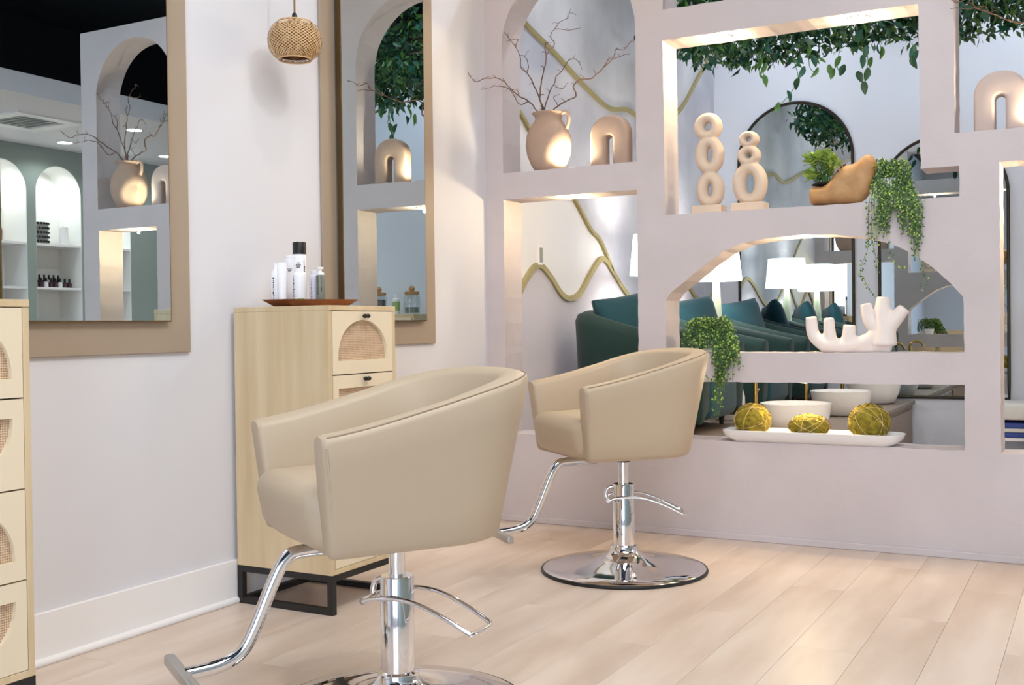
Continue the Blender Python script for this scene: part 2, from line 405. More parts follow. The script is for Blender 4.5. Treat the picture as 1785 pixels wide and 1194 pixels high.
# puck lights in the niche wall
downlight(-2.279, 4.845, 1.604, 'warm puck light above the tall left opening of the niche wall', 5.5, WARM, r=.038, spot=360)
downlight(-1.527, 4.845, 2.28, 'warm puck light above the tall stone sculpture', 10, WARM, r=.038, spot=360)
downlight(-.921, 4.845, 2.28, 'warm puck light above the trailing plant and tan planter', 10, WARM, r=.038, spot=360)
downlight(-1.165, 4.85, 1.352, 'warm puck light at the crown of the wide low arch', 6, WARM, r=.038, spot=360)
downlight(-.115, 4.845, 1.604, 'warm puck light above the tall right opening of the niche wall', 9, WARM, r=.038, spot=360)
downlight(-1.16, 4.85, .71, 'warm puck light above the moss balls in the low slot', 4, WARM, r=.03, spot=360)
downlight(-2.262, 4.795, SHELF_A, 'warm uplight in the shelf between the left vase and the arch vase', 9, (1, .84, .6), r=.022, up=True, spot=172, aim=(-2.28, 4.84, 2.4))
downlight(-.208, 4.795, SHELF_A, 'warm uplight in the shelf of the right arched niche', 9, (1, .84, .6), r=.022, up=True, spot=172, aim=(-.19, 4.84, 2.4))
# track spots on the black ceiling
def track(x, y0, y1, label):
    t = thing('light_track', label, 'track', (x, 0, 0)); obj('rail', bx((-.018, y0, 3.655), (.018, y1, ZC)), 'white_trim', t)
track(-1.5, -1.5, 4.4, 'white lighting rail on the black ceiling near the mirrors'); track(-.5, -1.5, 4.4, 'white lighting rail on the black ceiling near the camera')
for (x, y, aim, pw, col) in ((-1.5, 2.75, (-2.9, 3.1, 1.2), 17, SOFT), (-.5, 2.5, (-2.7, 2.9, 1.0), 38, SOFT), (-1.5, 1.2, (-2.7, 1.7, .8), 34, SOFT), (-.5, .4, (-.9, 2.2, 0), 55, SOFT), (-1.9, 3.9, (-2.55, 4.75, 1.9), 20, (1, .66, .32)), (-.5, 3.7, (-.9, 4.6, 0), 22, (1, .88, .7))):  # the orange one off the rails is added to warm the niche wall corner
    d = (Vector(aim)-Vector((x, y, 3.5))).normalized(); c = Vector((x, y, 3.54))
    t = thing('track_spot', 'black track spotlight on the ceiling rail', 'spotlight', c, 0, 'track spotlights'); q = d.to_track_quat('Z', 'Y').to_euler()
    obj('stem', tube(B(), [(0, 0, 0), (0, 0, .12)], .01), 'black', t)
    obj('can', lathe(B(), [(0, -.06), (.04, -.06), (.045, .06), (.036, .06), (.036, .05), (0, .05)], 20), 'black', t, rot=q, smooth=40)
    obj('lens', lathe(B(), [(0, .054), (.035, .054), (.035, .051), (0, .051)], 20), 'led_white', t, rot=q)
    lamp('SPOT', 'track_lamp', c+d*.075, pw, col, c+d, .025, spot=105, blend=.9)

# ------------------------------------------------------------------ wall mirrors on taupe panels
def wall_mirror(y0, label, turn=0):
    t = thing('wall_mirror', label, 'mirror', (XL, y0, 0))
    obj('backing_panel', bx((0, 0, .897), (.012, .82, 3.1), .002, 1), 'taupe', t)
    fr = obj('frame', bx((-.02, -.63, 1.0), (.0, 0, 3.0)), 'bronze', t, (.032, .715, 0), (0, 0, math.radians(turn)))
    obj('mirror_glass', bx((.0, -.626, 1.004), (.0015, -.004, 2.996)), 'mirror', fr)
wall_mirror(1.895, 'tall mirror on a taupe panel beside the nearest cabinet'); wall_mirror(3.432, 'tall narrow mirror on a taupe panel next to the niche wall corner', 1.3)

# ------------------------------------------------------------------ rattan drawer cabinets
def cabinet(y0, label):
    xb, xf, w = -2.712, -2.29, .39
    t = thing('drawer_cabinet', label, 'cabinet', (xf, y0, 0)); D = xf-xb
    fr = B(); s = .022
    for yy in (0, w-s):
        for xx in (-D, -s): box(fr, (xx, yy, 0), (xx+s, yy+s, .135))
        for zz in (.0, .113): box(fr, (-D+s, yy, zz), (-s, yy+s, zz+.022))
    for xx in (-D, -s):
        box(fr, (xx, s, .113), (xx+s, w-s, .135))
    box(fr, (-D, s, 0), (-D+s, w-s, .022))
    obj('base_frame', fr, 'gunmetal', t)
    for nm, lo, hi in (('side_panel', (-D, 0, .135), (0, .018, 1.032)), ('side_panel', (-D, w-.018, .135), (0, w, 1.032)), ('top', (-D, 0, 1.032), (.002, w, 1.05)), ('bottom', (-D, .018, .135), (0, w-.018, .153)), ('back', (-D, .018, .153), (-D+.01, w-.018, 1.032))):
        obj(nm, bx(lo, hi, .0012, 1), 'oak', t)
    dh = (1.032-.153)/4
    for i in range(4):
        z0, z1 = .153+i*dh+.002, .153+(i+1)*dh-.002; a, b = .0205, w-.0205; c = (a+b)/2; hw = .145; up = i % 2 == 1
        za, zb = (z0+.046, z1-.03); h = zb-za
        ar = [(c+hw*math.cos(PI*k/22), math.sin(PI*k/22)**.85*h) for k in range(23)]
        hole = [(y, za+q) if up else (y, z1-.045-q*.93) for y, q in ar]
        bm = B(); plate(bm, rect(a, b, z0, z1), [hole], lambda y, z: (.0, y, z), lambda y, z: (-.016, y, z))
        d = obj('drawer', bm, 'oak_edge', t)
        obj('drawer_box', bx((-D+.03, a+.01, z0+.01), (-.022, b-.01, z1-.02)), 'oak', d)
        obj('cane_panel', bx((-.014, a+.03, z0+.02), (-.012, b-.03, z1-.02)), 'cane', d)
        zk = z1-.016; k = B()
        tube(k, smooth_path([(.014, c-.014, zk), (.016, c-.007, zk), (.014, c, zk), (.016, c+.007, zk), (.014, c+.014, zk)], 3), [.007, .008, .0045, .008, .007], 10)
        tube(k, [(0, c, zk), (.014, c, zk)], .004, 8)
        obj('knob', k, 'black', d, smooth=50)
cabinet(2.915, 'pale oak cabinet with arched cane drawers holding the product tray'); cabinet(1.366, 'pale oak cane drawer cabinet cut by the left edge of the picture')

# ------------------------------------------------------------------ tub shell used by salon chairs and armchairs
def shell(bm, wb, wt, Rb, Rt, Fb, Ft, th, zb, zin, arm, back, zmax, n=2.6, xc=-.03, NS=56, lin_=.6, round_top=.018):
    """U-shaped padded shell open to +X"""
    def path(w, R, F, s):           # s 0..1 from left front over the back to right front
        a = .22
        if s < a: return Vector((F+(xc-F)*s/a, w))
        if s > 1-a: return Vector((F+(xc-F)*(1-s)/a, -w))
        t = PI*(s-a)/(1-2*a); ct, st = math.cos(t), math.sin(t)
        return Vector((xc-(R+xc)*abs(st)**(2/n), w*math.copysign(abs(ct)**(2/n), ct)))
    def at(u, inset, s): return path(wb+(wt-wb)*u-inset, Rb+(Rt-Rb)*u-inset, Fb+(Ft-Fb)*u, s)
    H_ = zmax-zb; st = [i/NS for i in range(NS+1)]; ss = [0, 0]+st[0:]+[1, 1]
    rings = []
    for i, s in enumerate(ss):
        endk = {0: .012, 1: .004, len(ss)-2: .004, len(ss)-1: .012}.get(i, 0)
        fwd = {0: .014, 1: .011, len(ss)-2: .011, len(ss)-1: .014}.get(i, 0)
        q0 = at(1, 0, s); q = (Ft-q0.x)/(Ft+Rt); q = lin_*q+(1-lin_)*q*q*(3-2*q)
        zt = arm+(back-arm)*q
        prof = [(.02, zb), (.006, zb+.006), (0, zb+.02)]
        for k in range(1, 6): prof.append((0, zb+.02+(zt-round_top-zb-.02)*k/5))
        r = round_top
        prof += [(r*.3, zt-r*.3), (r, zt), (th*.5, zt+.004), (th-r, zt), (th-r*.3, zt-r*.35), (th, zt-r)]
        for k in range(1, 5): prof.append((th, zt-r+(zin-zt+r)*k/4))
        cz = (zt+zb)/2
        ring = []
        for ins, z in prof:
            if endk: ins = ins+(th/2-ins)*min(1, endk/(th/2)); z = z+(cz-z)*endk/(cz-zb)
            p = at(min(1, (z-zb)/H_), ins, s); ring.append(bm.verts.new((p.x+fwd, p.y, z)))
        rings.append(ring)
    for a, b in zip(rings, rings[1:]):
        for j in range(len(a)-1): bm.faces.new((a[j], a[j+1], b[j+1], b[j]))
        bm.faces.new((a[-1], a[0], b[0], b[-1]))
    bm.faces.new(rings[0]); bm.faces.new(rings[-1][::-1])
    return at
def salon_chair(loc, ang, lift, label, lever):
    t = thing('salon_chair', label, 'chair', loc, ang, 'beige salon chairs')
    L = lift; zb, zm = .453+L, .866+L
    bm = B(); at = shell(bm, .258, .305, .23, .325, .25, .292, .072, zb, zb+.03, .734+L, .860+L, zm)
    sh = obj('tub_back', bm, 'leather', t, smooth=50)
    # stitched welt on the outer top edge
    pts = []
    for i in range(61):
        s = i/60; q0 = at(1, 0, s); q = (.292-q0.x)/(.292+.325); q = .6*q+.4*q*q*(3-2*q); z = .734+L+(.126)*q
        p = at((z-zb)/(zm-zb), .010, s); pts.append((p.x, p.y, z-.0025))
    obj('piping', tube(B(), pts, .002, 6), 'leather_dark', sh, smooth=60)
    for s_ in (-1, 1):
        p0, p1 = at(0, 0, 0), at(.66, 0, 0)
        obj('piping', tube(B(), [(p0.x+.003, s_*(p0.y-.002), zb+.02), (p1.x+.004, s_*(p1.y-.002), .71+L)], .003, 6), 'leather', sh)
    # seat underside and cushion
    ring = [at(0, .018, i/40) for i in range(41)]
    bm = B(); plate(bm, [(p.x, p.y) for p in ring], [], lambda x, y: (x, y, zb+.001), lambda x, y: (x, y, zb+.02)); obj('seat_base', bm, 'leather', t)
    bm = B(); box(bm, (-.2, -.222, zb+.012), (.30, .222, zb+.158), .045, 5)
    bmesh.ops.subdivide_edges(bm, edges=[e for e in bm.edges if e.calc_length() > .1], cuts=5, use_grid_fill=True)
    for v in bm.verts:
        if v.co.z > zb+.12: v.co.z += .02*max(0, 1-(v.co.y/.22)**2)*max(0, 1-((v.co.x-.05)/.3)**2)
        if v.co.x > .25: v.co.x += .018*max(0, 1-(v.co.y/.22)**2); 
        if v.co.x > .2 and v.co.z < zb+.06: v.co.x -= .012
    obj('seat_cushion', bm, 'leather', t, smooth=60)
    # footrest
    fz = L
    path = smooth_path([(.12, 0, .432+fz), (.25, 0, .432+fz), (.288, 0, .418+fz), (.318, 0, .37+fz), (.372, 0, .25+fz), (.405, 0, .205+fz), (.455, 0, .185+fz), (.53, 0, .178+fz)], 6)
    ft = obj('footrest', tube(B(), path, .0165, 14), 'chrome', t, smooth=50)
    bm = bx((.522, -.15, .162+fz), (.548, .15, .19+fz), .006, 2); obj('foot_bar', bm, 'satin_metal', ft, smooth=40)
    # pump
    obj('pump_column', lathe(B(), [(0, .06), (.058, .06), (.06, .078), (.054, .084), (.052, .1), (.0425, .104), (.0425, .34), (.04, .345), (0, .345)], 40), 'chrome', t, smooth=40)
    obj('piston', lathe(B(), [(0, .345), (.021, .345), (.021, zb-.02), (0, zb-.02)], 24), 'chrome', t, smooth=40)
    bm = lathe(B(), [(0, zb-.035), (.027, zb-.035), (.027, zb-.004), (0, zb-.004)], 24); box(bm, (-.075, -.09, zb-.006), (.075, .09, zb+.002))
    obj('swivel_collar', bm, 'black', t, smooth=40)
    la = math.radians(lever)
    R_ = Matrix.Rotation(la, 4, 'Z')
    bm = B(); w = .066
    loop = []
    for s_ in (1,): loop += [(-.062, -w, .286), (-.03, -w, .296), (.04, -w, .300), (.10, -w, .290), (.17, -w*.95, .262), (.22, -w*.9, .236), (.238, -w*.75, .228), (.24, 0, .226), (.238, w*.75, .228), (.22, w*.9, .236), (.17, w*.95, .262), (.10, w, .290), (.04, w, .300), (-.03, w, .296), (-.062, w, .286)]
    tube(bm, [R_ @ Vector(p) for p in smooth_path(loop, 4)], .0058, 10)
    lv = obj('pump_lever', bm, 'chrome', t, smooth=50)
    bm = B(); tube(bm, [R_ @ Vector((-.064, -.064, .286)), R_ @ Vector((-.064, .064, .286))], .009, 12)
    tube(bm, [R_ @ Vector(p) for p in smooth_path([(-.035, 0, .335), (-.062, 0, .325), (-.07, 0, .30), (-.064, 0, .286)], 4)], .008, 10)
    obj('lever_bracket', bm, 'chrome', t, smooth=40)
    # round base
    obj('base', lathe(B(), [(.0, .005), (.318, .005), (.322, .012), (.316, .0165), (.25, .022), (.17, .033), (.115, .046), (.085, .058), (.064, .072), (.058, .08), (0, .08)], 64), 'chrome', t, smooth=50)
    obj('rubber_rim', lathe(B(), [(.30, 0), (.327, 0), (.330, .006), (.327, .0125), (.3215, .0125), (.318, .004), (.30, .004)], 64), 'black', t, smooth=50)
    return t
salon_chair((-1.578, 2.271, 0), math.radians(-122.4), 0, 'beige upholstered salon chair on a chrome pump base, nearest the camera', 128)
salon_chair((-1.675, 3.98, 0), math.radians(-130.5), .012, 'beige upholstered salon chair on a chrome pump base, beside the niche wall', 158)

# ------------------------------------------------------------------ woven pendant
def pendant():
    c = Vector((-2.565, 3.095, 0)); zc = 2.012; R, hh = .0975, .066
    t = thing('pendant_lamp', 'small woven bamboo pendant lamp hanging between the two mirrors', 'lamp', (c.x, c.y, zc))
    def P(phi, v, k=1.0):                          # v -1..1 bottom to top
        a = v*1.12; r = R*abs(math.cos(a))**.62*k; z = hh*math.sin(a)/math.sin(1.12)*k
        return Vector((r*math.cos(phi), r*math.sin(phi), z))
    bm = B(); N = 38
    for s_ in (-1, 1):
        for i in range(N):
            p0 = 2*PI*i/N; M_ = 22; prev = None
            for k in range(M_+1):
                v = -1+2*k/M_; ph = p0+s_*v*1.25; hw = .0028/max(.05, R*abs(math.cos(v*1.12))**.62)
                kk = 1+.010*math.cos(PI*(k+i))*s_
                a, b = bm.verts.new(P(ph-hw, v, kk)), bm.verts.new(P(ph+hw, v, kk))
                if prev: bm.faces.new((prev[0], prev[1], b, a))
                prev = (a, b)
    sh = obj('woven_shade', bm, 'bamboo', t)
    for v, rr in ((-1, .0035), (1, .003)):
        obj('rim', tube(B(), [P(2*PI*i/40, v, 1.01) for i in range(40)], rr, 6, closed=True), 'bamboo', sh, smooth=60)
    obj('liner', lathe(B(), [((R-.009)*abs(math.cos(a))**.62, (hh-.008)*math.sin(a)/math.sin(1.12)) for a in [(-1+2*i/16)*1.05 for i in range(17)]], 32), 'bamboo_dark', sh, smooth=60)
    obj('socket', lathe(B(), [(0, hh-.02), (.024, hh-.02), (.025, hh+.004), (.019, hh+.013), (.010, hh+.018), (.009, hh+.03), (.006, hh+.034), (0, hh+.034)], 20), 'black', t, smooth=40)
    obj('bulb', lathe(B(), [(0, -.03), (.018, -.026), (.028, -.008), (.024, .014), (.012, .035), (.012, .06), (0, .06)], 20), 'ceramic_white', t, smooth=60)
    obj('cord', tube(B(), [(0, 0, hh+.03), (0, 0, ZC-zc)], .0035, 8), 'cord_brown', t)
pendant()

# ------------------------------------------------------------------ tray with hair products
TRZ = 1.05
tr = thing('serving_tray', 'long walnut tray with pointed ends on the middle cabinet', 'tray', (-2.50, 3.085, TRZ), math.radians(63))
def hexa(L_, w, k): return [(-L_*k, 0), (-L_*.72*k, -w*k), (L_*.72*k, -w*k), (L_*k, 0), (L_*.72*k, w*k), (-L_*.72*k, w*k)]
bm = B(); lo, hi = hexa(.165, .085, .84), hexa(.188, .098, 1)
v0 = [bm.verts.new((x, y, 0)) for x, y in lo]; v1 = [bm.verts.new((x, y, .025)) for x, y in hi]; v2 = [bm.verts.new((x*.97, y*.95, .025)) for x, y in hi]; v3 = [bm.verts.new((x*.97, y*.95, .008)) for x, y in lo]
for a, b in ((v0, v1), (v1, v2), (v2, v3)):
    for j in range(6): bm.faces.new((a[j], a[(j+1) % 6], b[(j+1) % 6], b[j]))
bm.faces.new(v0[::-1]); bm.faces.new(v3); obj('tray_body', bm, 'walnut', tr)
ZT = TRZ+.0085
def bottle(px, Yd, prof, m, label, caps=(), marks=(), name='bottle', cat='bottle', seg=24):
    """px: photo column; Yd: world y of the bottle; prof lathe profile from z=0; caps: (name, profile, material); marks: (material, z0, z1, angle, half width, radius)"""
    p = atY(px, 515, Yd); t = thing(name, label, cat, (p.x, p.y, ZT))
    bd = obj('body', lathe(B(), prof, seg), m, t, smooth=40)
    for nm, pf, mm in caps: obj(nm, lathe(B(), pf, seg), mm, t, smooth=40)
    fa = math.atan2(-p.y, -p.x)                      # direction to where the photographer stood: print faces the room
    bm = {}
    for mm, z0, z1, ang, hw, r in marks:
        b_ = bm.setdefault(mm, B()); k = 4; a0 = fa+ang
        lo_ = [b_.verts.new(((r+.0006)*math.cos(a0+hw*(2*i/k-1)), (r+.0006)*math.sin(a0+hw*(2*i/k-1)), z0)) for i in range(k+1)]
        hi_ = [b_.verts.new(((r+.0006)*math.cos(a0+hw*(2*i/k-1)), (r+.0006)*math.sin(a0+hw*(2*i/k-1)), z1)) for i in range(k+1)]
        for i in range(k): b_.faces.new((lo_[i], lo_[i+1], hi_[i+1], hi_[i]))
    for mm, b_ in bm.items(): obj('printed_lettering', b_, mm, bd)
    return t
def strokes(m, z0, z1, ang, r, n=9, w=.12):
    out = []; z = z0
    while z < z1:
        h = random.uniform(.002, .008); out.append((m, z, min(z+h, z1), ang+random.uniform(-.05, .05), w*random.uniform(.5, 1), r)); z += h+random.uniform(.0015, .004)
    return out
def cyl(r, h, top=.004): return [(0, 0), (r-.001, 0), (r, .002), (r, h-top), (r-top, h), (0, h)]
# back row
bottle(482, 3.03, [(0, 0), (.020, 0), (.021, .003), (.021, .105), (.012, .125), (.008, .132), (.008, .15), (0, .15)], 'bottle_white', 'slim white bottle with vertical lettering at the left end of the tray', (), strokes('ink', .006, .1, -.5, .021))
bottle(507, 3.10, cyl(.020, .172), 'bottle_white', 'plain white can standing left of the black capped spray can', (('lid', [(0, .172), (.0185, .172), (.0185, .18), (0, .18)], 'bottle_white'),), strokes('ink_grey', .122, .132, -.2, .020, w=.5))
bottle(523, 3.13, [(0, 0), (.0235, 0), (.0245, .004), (.0245, .18), (.0225, .186), (0, .186)], 'bottle_white', 'tall white hairspray can with a ribbed black cap', (('cap', [(0, .186), (.0248, .186), (.0248, .227), (.023, .23), (0, .23)], 'black'),), strokes('ink', .03, .165, .75, .0245)+strokes('ink_grey', .135, .155, -.15, .0245, w=.4))
# front row
tb = bottle(492, 2.995, cyl(.0165, .014), 'ink', 'white squeeze tube standing on its dark cap', (), (), 'squeeze_tube', 'tube')
bm = B(); rows = []
for k in range(7):
    f_ = k/6; a_, b_ = .019+.002*f_, .019*(1-f_)+.0015
    rows.append([bm.verts.new((a_*math.cos(2*PI*j/20)*.8+0, (b_*math.sin(2*PI*j/20)), .014+.135*f_)) for j in range(20)])
for a, b in zip(rows, rows[1:]):
    for j in range(20): bm.faces.new((a[j], a[(j+1) % 20], b[(j+1) % 20], b[j]))
bm.faces.new(rows[0][::-1]); bm.faces.new(rows[-1]); obj('tube_body', bm, 'bottle_white', tb, smooth=50, rot=(0, 0, math.radians(35)))
bottle(522.5, 3.035, [(0, 0), (.0235, 0), (.0245, .003), (.0245, .098), (.0235, .109), (.019, .1145), (.01, .117), (0, .1175)], 'bottle_white', 'short white round-shouldered bottle with a green print line', (), strokes('ink', .006, .1, -1.0, .0245)+[('ink_green', .016, .021, .15, .5, .0245)])
bottle(548, 3.10, [(0, 0), (.017, 0), (.0175, .003), (.0175, .098), (.014, .106), (.010, .108), (.011, .118), (.008, .123), (0, .124)], 'bottle_lilac', 'small pale lilac bottle near the right end of the tray', (), strokes('ink_grey', .01, .09, -.6, .0175))
bottle(559, 3.075, cyl(.0165, .104), 'bottle_grey', 'grey green pump bottle with dark lettering at the right end of the tray', (('pump_cap', [(0, .104), (.0135, .104), (.0135, .112), (.006, .114), (.006, .124), (.011, .125), (.011, .132), (0, .132)], 'bottle_white'),), strokes('ink', .035, .1, -.6, .0165)+strokes('ink', .045, .1, .1, .0165))

# ------------------------------------------------------------------ vases, twigs and ornaments on the niche wall
def vase(x, y, z, side, label):
    t = thing('jug_vase', label, 'vase', (x, y, z))
    k = 1.0
    prof = [(0, 0), (.062, 0), (.068, .004), (.088, .035), (.108, .085), (.1145, .13), (.109, .18), (.090, .225), (.070, .252), (.066, .265), (.070, .278), (.080, .287), (.081, .292), (.074, .294), (.064, .282), (.06, .262), (.075, .235), (.09, .2), (0, .2)]
    obj('body', lathe(B(), prof, 48), 'taupe_ceramic', t, smooth=60)
    h = smooth_path([(.070*side, 0, .283), (.096*side, 0, .29), (.112*side, 0, .272), (.110*side, 0, .235), (.098*side, 0, .205)], 6)
    obj('handle', tube(B(), h, .0095, 10), 'taupe_ceramic', t, smooth=60)
VL = atY(957, 297, 4.845); VLx = VL.x
vase(VLx, 4.845, SHELF_A, 1, 'taupe jug vase with one handle in the left arched niche')
VRx = -.04
vase(VRx, 4.845, SHELF_A, -1, 'taupe jug vase in the right arched niche, seen in the left mirror')
def twig_thing(paths, label, mouth, group):
    """paths: list of (points, r0, r1) in world space; first point set at the vase mouth"""
    t = None; bm = B(); base = Vector(mouth)
    for pts, r0, r1 in paths:
        sp = smooth_path([Vector(p)-base for p in pts], 6)
        # fine crookedness
        for i in range(2, len(sp)): sp[i] += Vector((noise.noise(sp[i]*30), noise.noise(sp[i]*30+Vector((5, 1, 2))), noise.noise(sp[i]*30+Vector((2, 9, 4)))))*.006
        tube(bm, sp, [r0, r1], 6)
        for j in range(4, len(sp)-2, 7):            # small spurs
            d = Vector((random.uniform(-1, 1), random.uniform(-.6, .6), random.uniform(-.2, 1)))*.03
            tube(bm, smooth_path([sp[j], sp[j]+d*.6+Vector((0, 0, .006)), sp[j]+d], 3), [r1*1.1, r1*.6], 5)
    o = obj('willow_branch', bm, 'twig', None, base, smooth=60); tag(o, label, 'branch', group); return o
def zl(pts, ys):                                   # traced points of the left niche (zoom factor 3.412 from x=800)
    n = len(pts); out = []
    for i, (a, b) in enumerate(pts):
        f_ = i/(n-1)*(len(ys)-1); k = min(int(f_), len(ys)-2); Y = ys[k]+(ys[k+1]-ys[k])*(f_-k)
        out.append(atY(800+a/3.412, b/3.412, Y))
    return out
mL = (VLx, 4.845, SHELF_A+.2)
def rooted(p): return [Vector(mL)]+[Vector((VLx+(p[0].x-VLx)*.6, 4.845, SHELF_A+.285))]+p
BR = [
 ([([(455, 650), (410, 600), (360, 572), (325, 545), (290, 510), (260, 478), (200, 462), (150, 470), (100, 488), (70, 460), (55, 430)], [4.84, 4.75, 4.62, 4.5], .004, .0014), ([(410, 605), (365, 622), (330, 575), (300, 530), (250, 515), (210, 510), (180, 525), (130, 530)], [4.8, 4.7, 4.6], .0028, .001)], 'long willow twig drooping out left over the corner from the left vase'),
 ([([(498, 650), (480, 580), (445, 510), (410, 440), (370, 400), (360, 330), (325, 260), (290, 220), (250, 165)], [4.85, 4.83, 4.76], .0048, .0012), ([(405, 430), (412, 370), (385, 335), (360, 330)], [4.83, 4.83], .0025, .0012), ([(340, 280), (345, 235), (310, 240), (285, 245)], [4.8, 4.78], .0018, .0009)], 'dark willow branch leaning up left from the left vase'),
 ([([(508, 650), (482, 570), (500, 430), (520, 330), (507, 290), (520, 250)], [4.85, 4.84, 4.84], .0048, .002), ([(522, 325), (570, 260), (545, 220), (570, 170), (640, 182), (700, 170), (725, 165)], [4.84, 4.8], .0026, .001), ([(570, 170), (600, 130), (650, 105), (655, 75), (700, 90)], [4.82, 4.8], .0018, .001)], 'tallest upright willow branch in the left vase'),
 ([([(512, 640), (540, 550), (565, 500), (590, 440), (630, 400), (650, 355), (690, 350), (720, 380), (730, 415)], [4.85, 4.86], .0038, .001), ([(565, 505), (610, 530), (650, 490)], [4.85, 4.86], .002, .001)], 'short curled willow branch in the middle of the left vase'),
 ([([(565, 648), (630, 605), (690, 575), (680, 510), (720, 475), (780, 470), (830, 430), (880, 380), (920, 340), (930, 290), (980, 300), (1010, 260), (1040, 240)], [4.85, 4.84, 4.74, 4.7], .0042, .0014), ([(905, 355), (980, 330), (1020, 320)], [4.76, 4.74], .002, .001), ([(860, 400), (890, 350), (920, 340)], [4.76, 4.76], .002, .001), ([(590, 630), (560, 580), (600, 560)], [4.85, 4.83], .002, .001)], 'light reddish willow branch reaching right from the left vase')]
for parts, lab in BR:
    ps = []
    for i, (pp, ys, r0, r1) in enumerate(parts):
        q = zl(pp, ys); ps.append((rooted(q) if i == 0 else q, r0, r1))
    twig_thing(ps, lab, mL, 'willow twigs in the left vase')
# right-hand vase: the same twigs mirrored about the niche wall's middle
mR = (VRx, 4.845, SHELF_A+.2)
for (parts, lab), lab2 in zip(BR, ('willow twig of the right vase drooping right, seen in the left mirror', 'dark willow branch leaning out of the right vase, seen in the left mirror', 'tallest willow branch in the right vase, seen in the left mirror', 'short curled willow branch in the right vase, seen in the left mirror', 'twisted willow branch reaching left from the right vase over the pillar')):
    ps = []
    for i, (pp, ys, r0, r1) in enumerate(parts):
        q = zl(pp, ys); q = rooted(q) if i == 0 else q
        ps.append(([Vector((VRx-(v.x-VLx)*(1.04 if 'reaching' in lab2 else .8), v.y, v.z)) for v in q], r0, r1))
    twig_thing(ps, lab2, mR, 'willow twigs in the right vase')
def arch_vase(x, y, z, m, label, wd=.2, ht=.245, gap=.038):
    o_ = arch_pts(-wd/2, wd/2, 0, ht-wd/2, wd/2, 28, 2.2); r = wd/2
    i_ = arch_pts(-gap/2, gap/2, -.001, ht*.52, gap/2, 14)
    # outline of an inverted U
    out = [(-wd/2, 0), (-gap/2, 0)] + [(p[0], p[1]) for p in i_[2:][::-1]] + [(gap/2, 0), (wd/2, 0)] + o_[2:]
    bm = B(); plate(bm, out, [], lambda a, b: (a, -.035, b), lambda a, b: (a, .035, b))
    bmesh.ops.recalc_face_normals(bm, faces=bm.faces)
    es = [e for e in bm.edges if len(e.link_faces) == 2 and abs(e.verts[0].co.y-e.verts[1].co.y) < 1e-6 and e.calc_face_angle(0) > 1.2]
    bmesh.ops.bevel(bm, geom=es, offset=.016, segments=4, profile=.5, affect='EDGES', clamp_overlap=True)
    o = obj('arch_vase', bm, m, None, (x, y, z), smooth=50); tag(o, label, 'ornament', 'inverted U ornaments'); return o
ul = atY(1066, 285, 4.85); arch_vase(ul.x, 4.85, SHELF_A, 'taupe_ceramic', 'taupe inverted U ornament beside the left jug vase')
ur = atY(1745, 225, 4.84); arch_vase(ur.x, 4.84, SHELF_A, 'pink_ceramic', 'pale pink inverted U ornament in the right arched niche')

def remesh(o, vox, sm=6):
    r = o.modifiers.new('remesh', 'REMESH'); r.mode = 'VOXEL'; r.voxel_size = vox; r.use_smooth_shade = True
    s = o.modifiers.new('smooth', 'SMOOTH'); s.iterations = sm; s.factor = .5
def ring_(bm, cx, cz, ow, oh, hw, hh_, dep=.030, n=40):
    """loop with an elliptic hole"""
    rings = []
    for i in range(n):
        t = 2*PI*i/n; c, s = math.cos(t), math.sin(t)
        po = Vector((ow/2*c, 0, oh/2*s)); pi_ = Vector((hw/2*c, 0, hh_/2*s)); mid = (po+pi_)/2; d = (po-pi_)/2
        rings.append([bm.verts.new(Vector((cx, 0, cz))+mid+d*math.cos(2*PI*j/14)+Vector((0, dep, 0))*math.sin(2*PI*j/14)) for j in range(14)])
    for i in range(n):
        a, b = rings[i], rings[(i+1) % n]
        for j in range(14): bm.faces.new((a[j], a[(j+1) % 14], b[(j+1) % 14], b[j]))
def sculpture(px, Y, rings, bw, label):
    p = atY(px, 360, Y); t = thing('ring_sculpture', label, 'sculpture', (p.x, Y, SHELF_C))
    obj('plinth', bx((-bw/2, -.045, 0), (bw/2, .045, .038), .004), 'cream_stone', t)
    bm = B()
    for r in rings: ring_(bm, r[0], r[1], r[2]*1.05, r[3]*1.04, r[4]*.72, r[5]*.75, .038)
    o = obj('rings', bm, 'cream_stone', t); remesh(o, .0045, 5)
sculpture(1236, 4.84, [(.0, .40, .126, .124, .044, .05), (.006, .27, .13, .172, .034, .095), (.008, .11, .124, .165, .032, .082)], .142, 'tall cream stone sculpture of three stacked rings')
sculpture(1307, 4.84, [(.0, .325, .088, .072, .032, .03), (.0, .252, .10, .088, .036, .036), (.003, .125, .152, .195, .055, .12)], .152, 'shorter cream stone sculpture with two small rings on a large one')

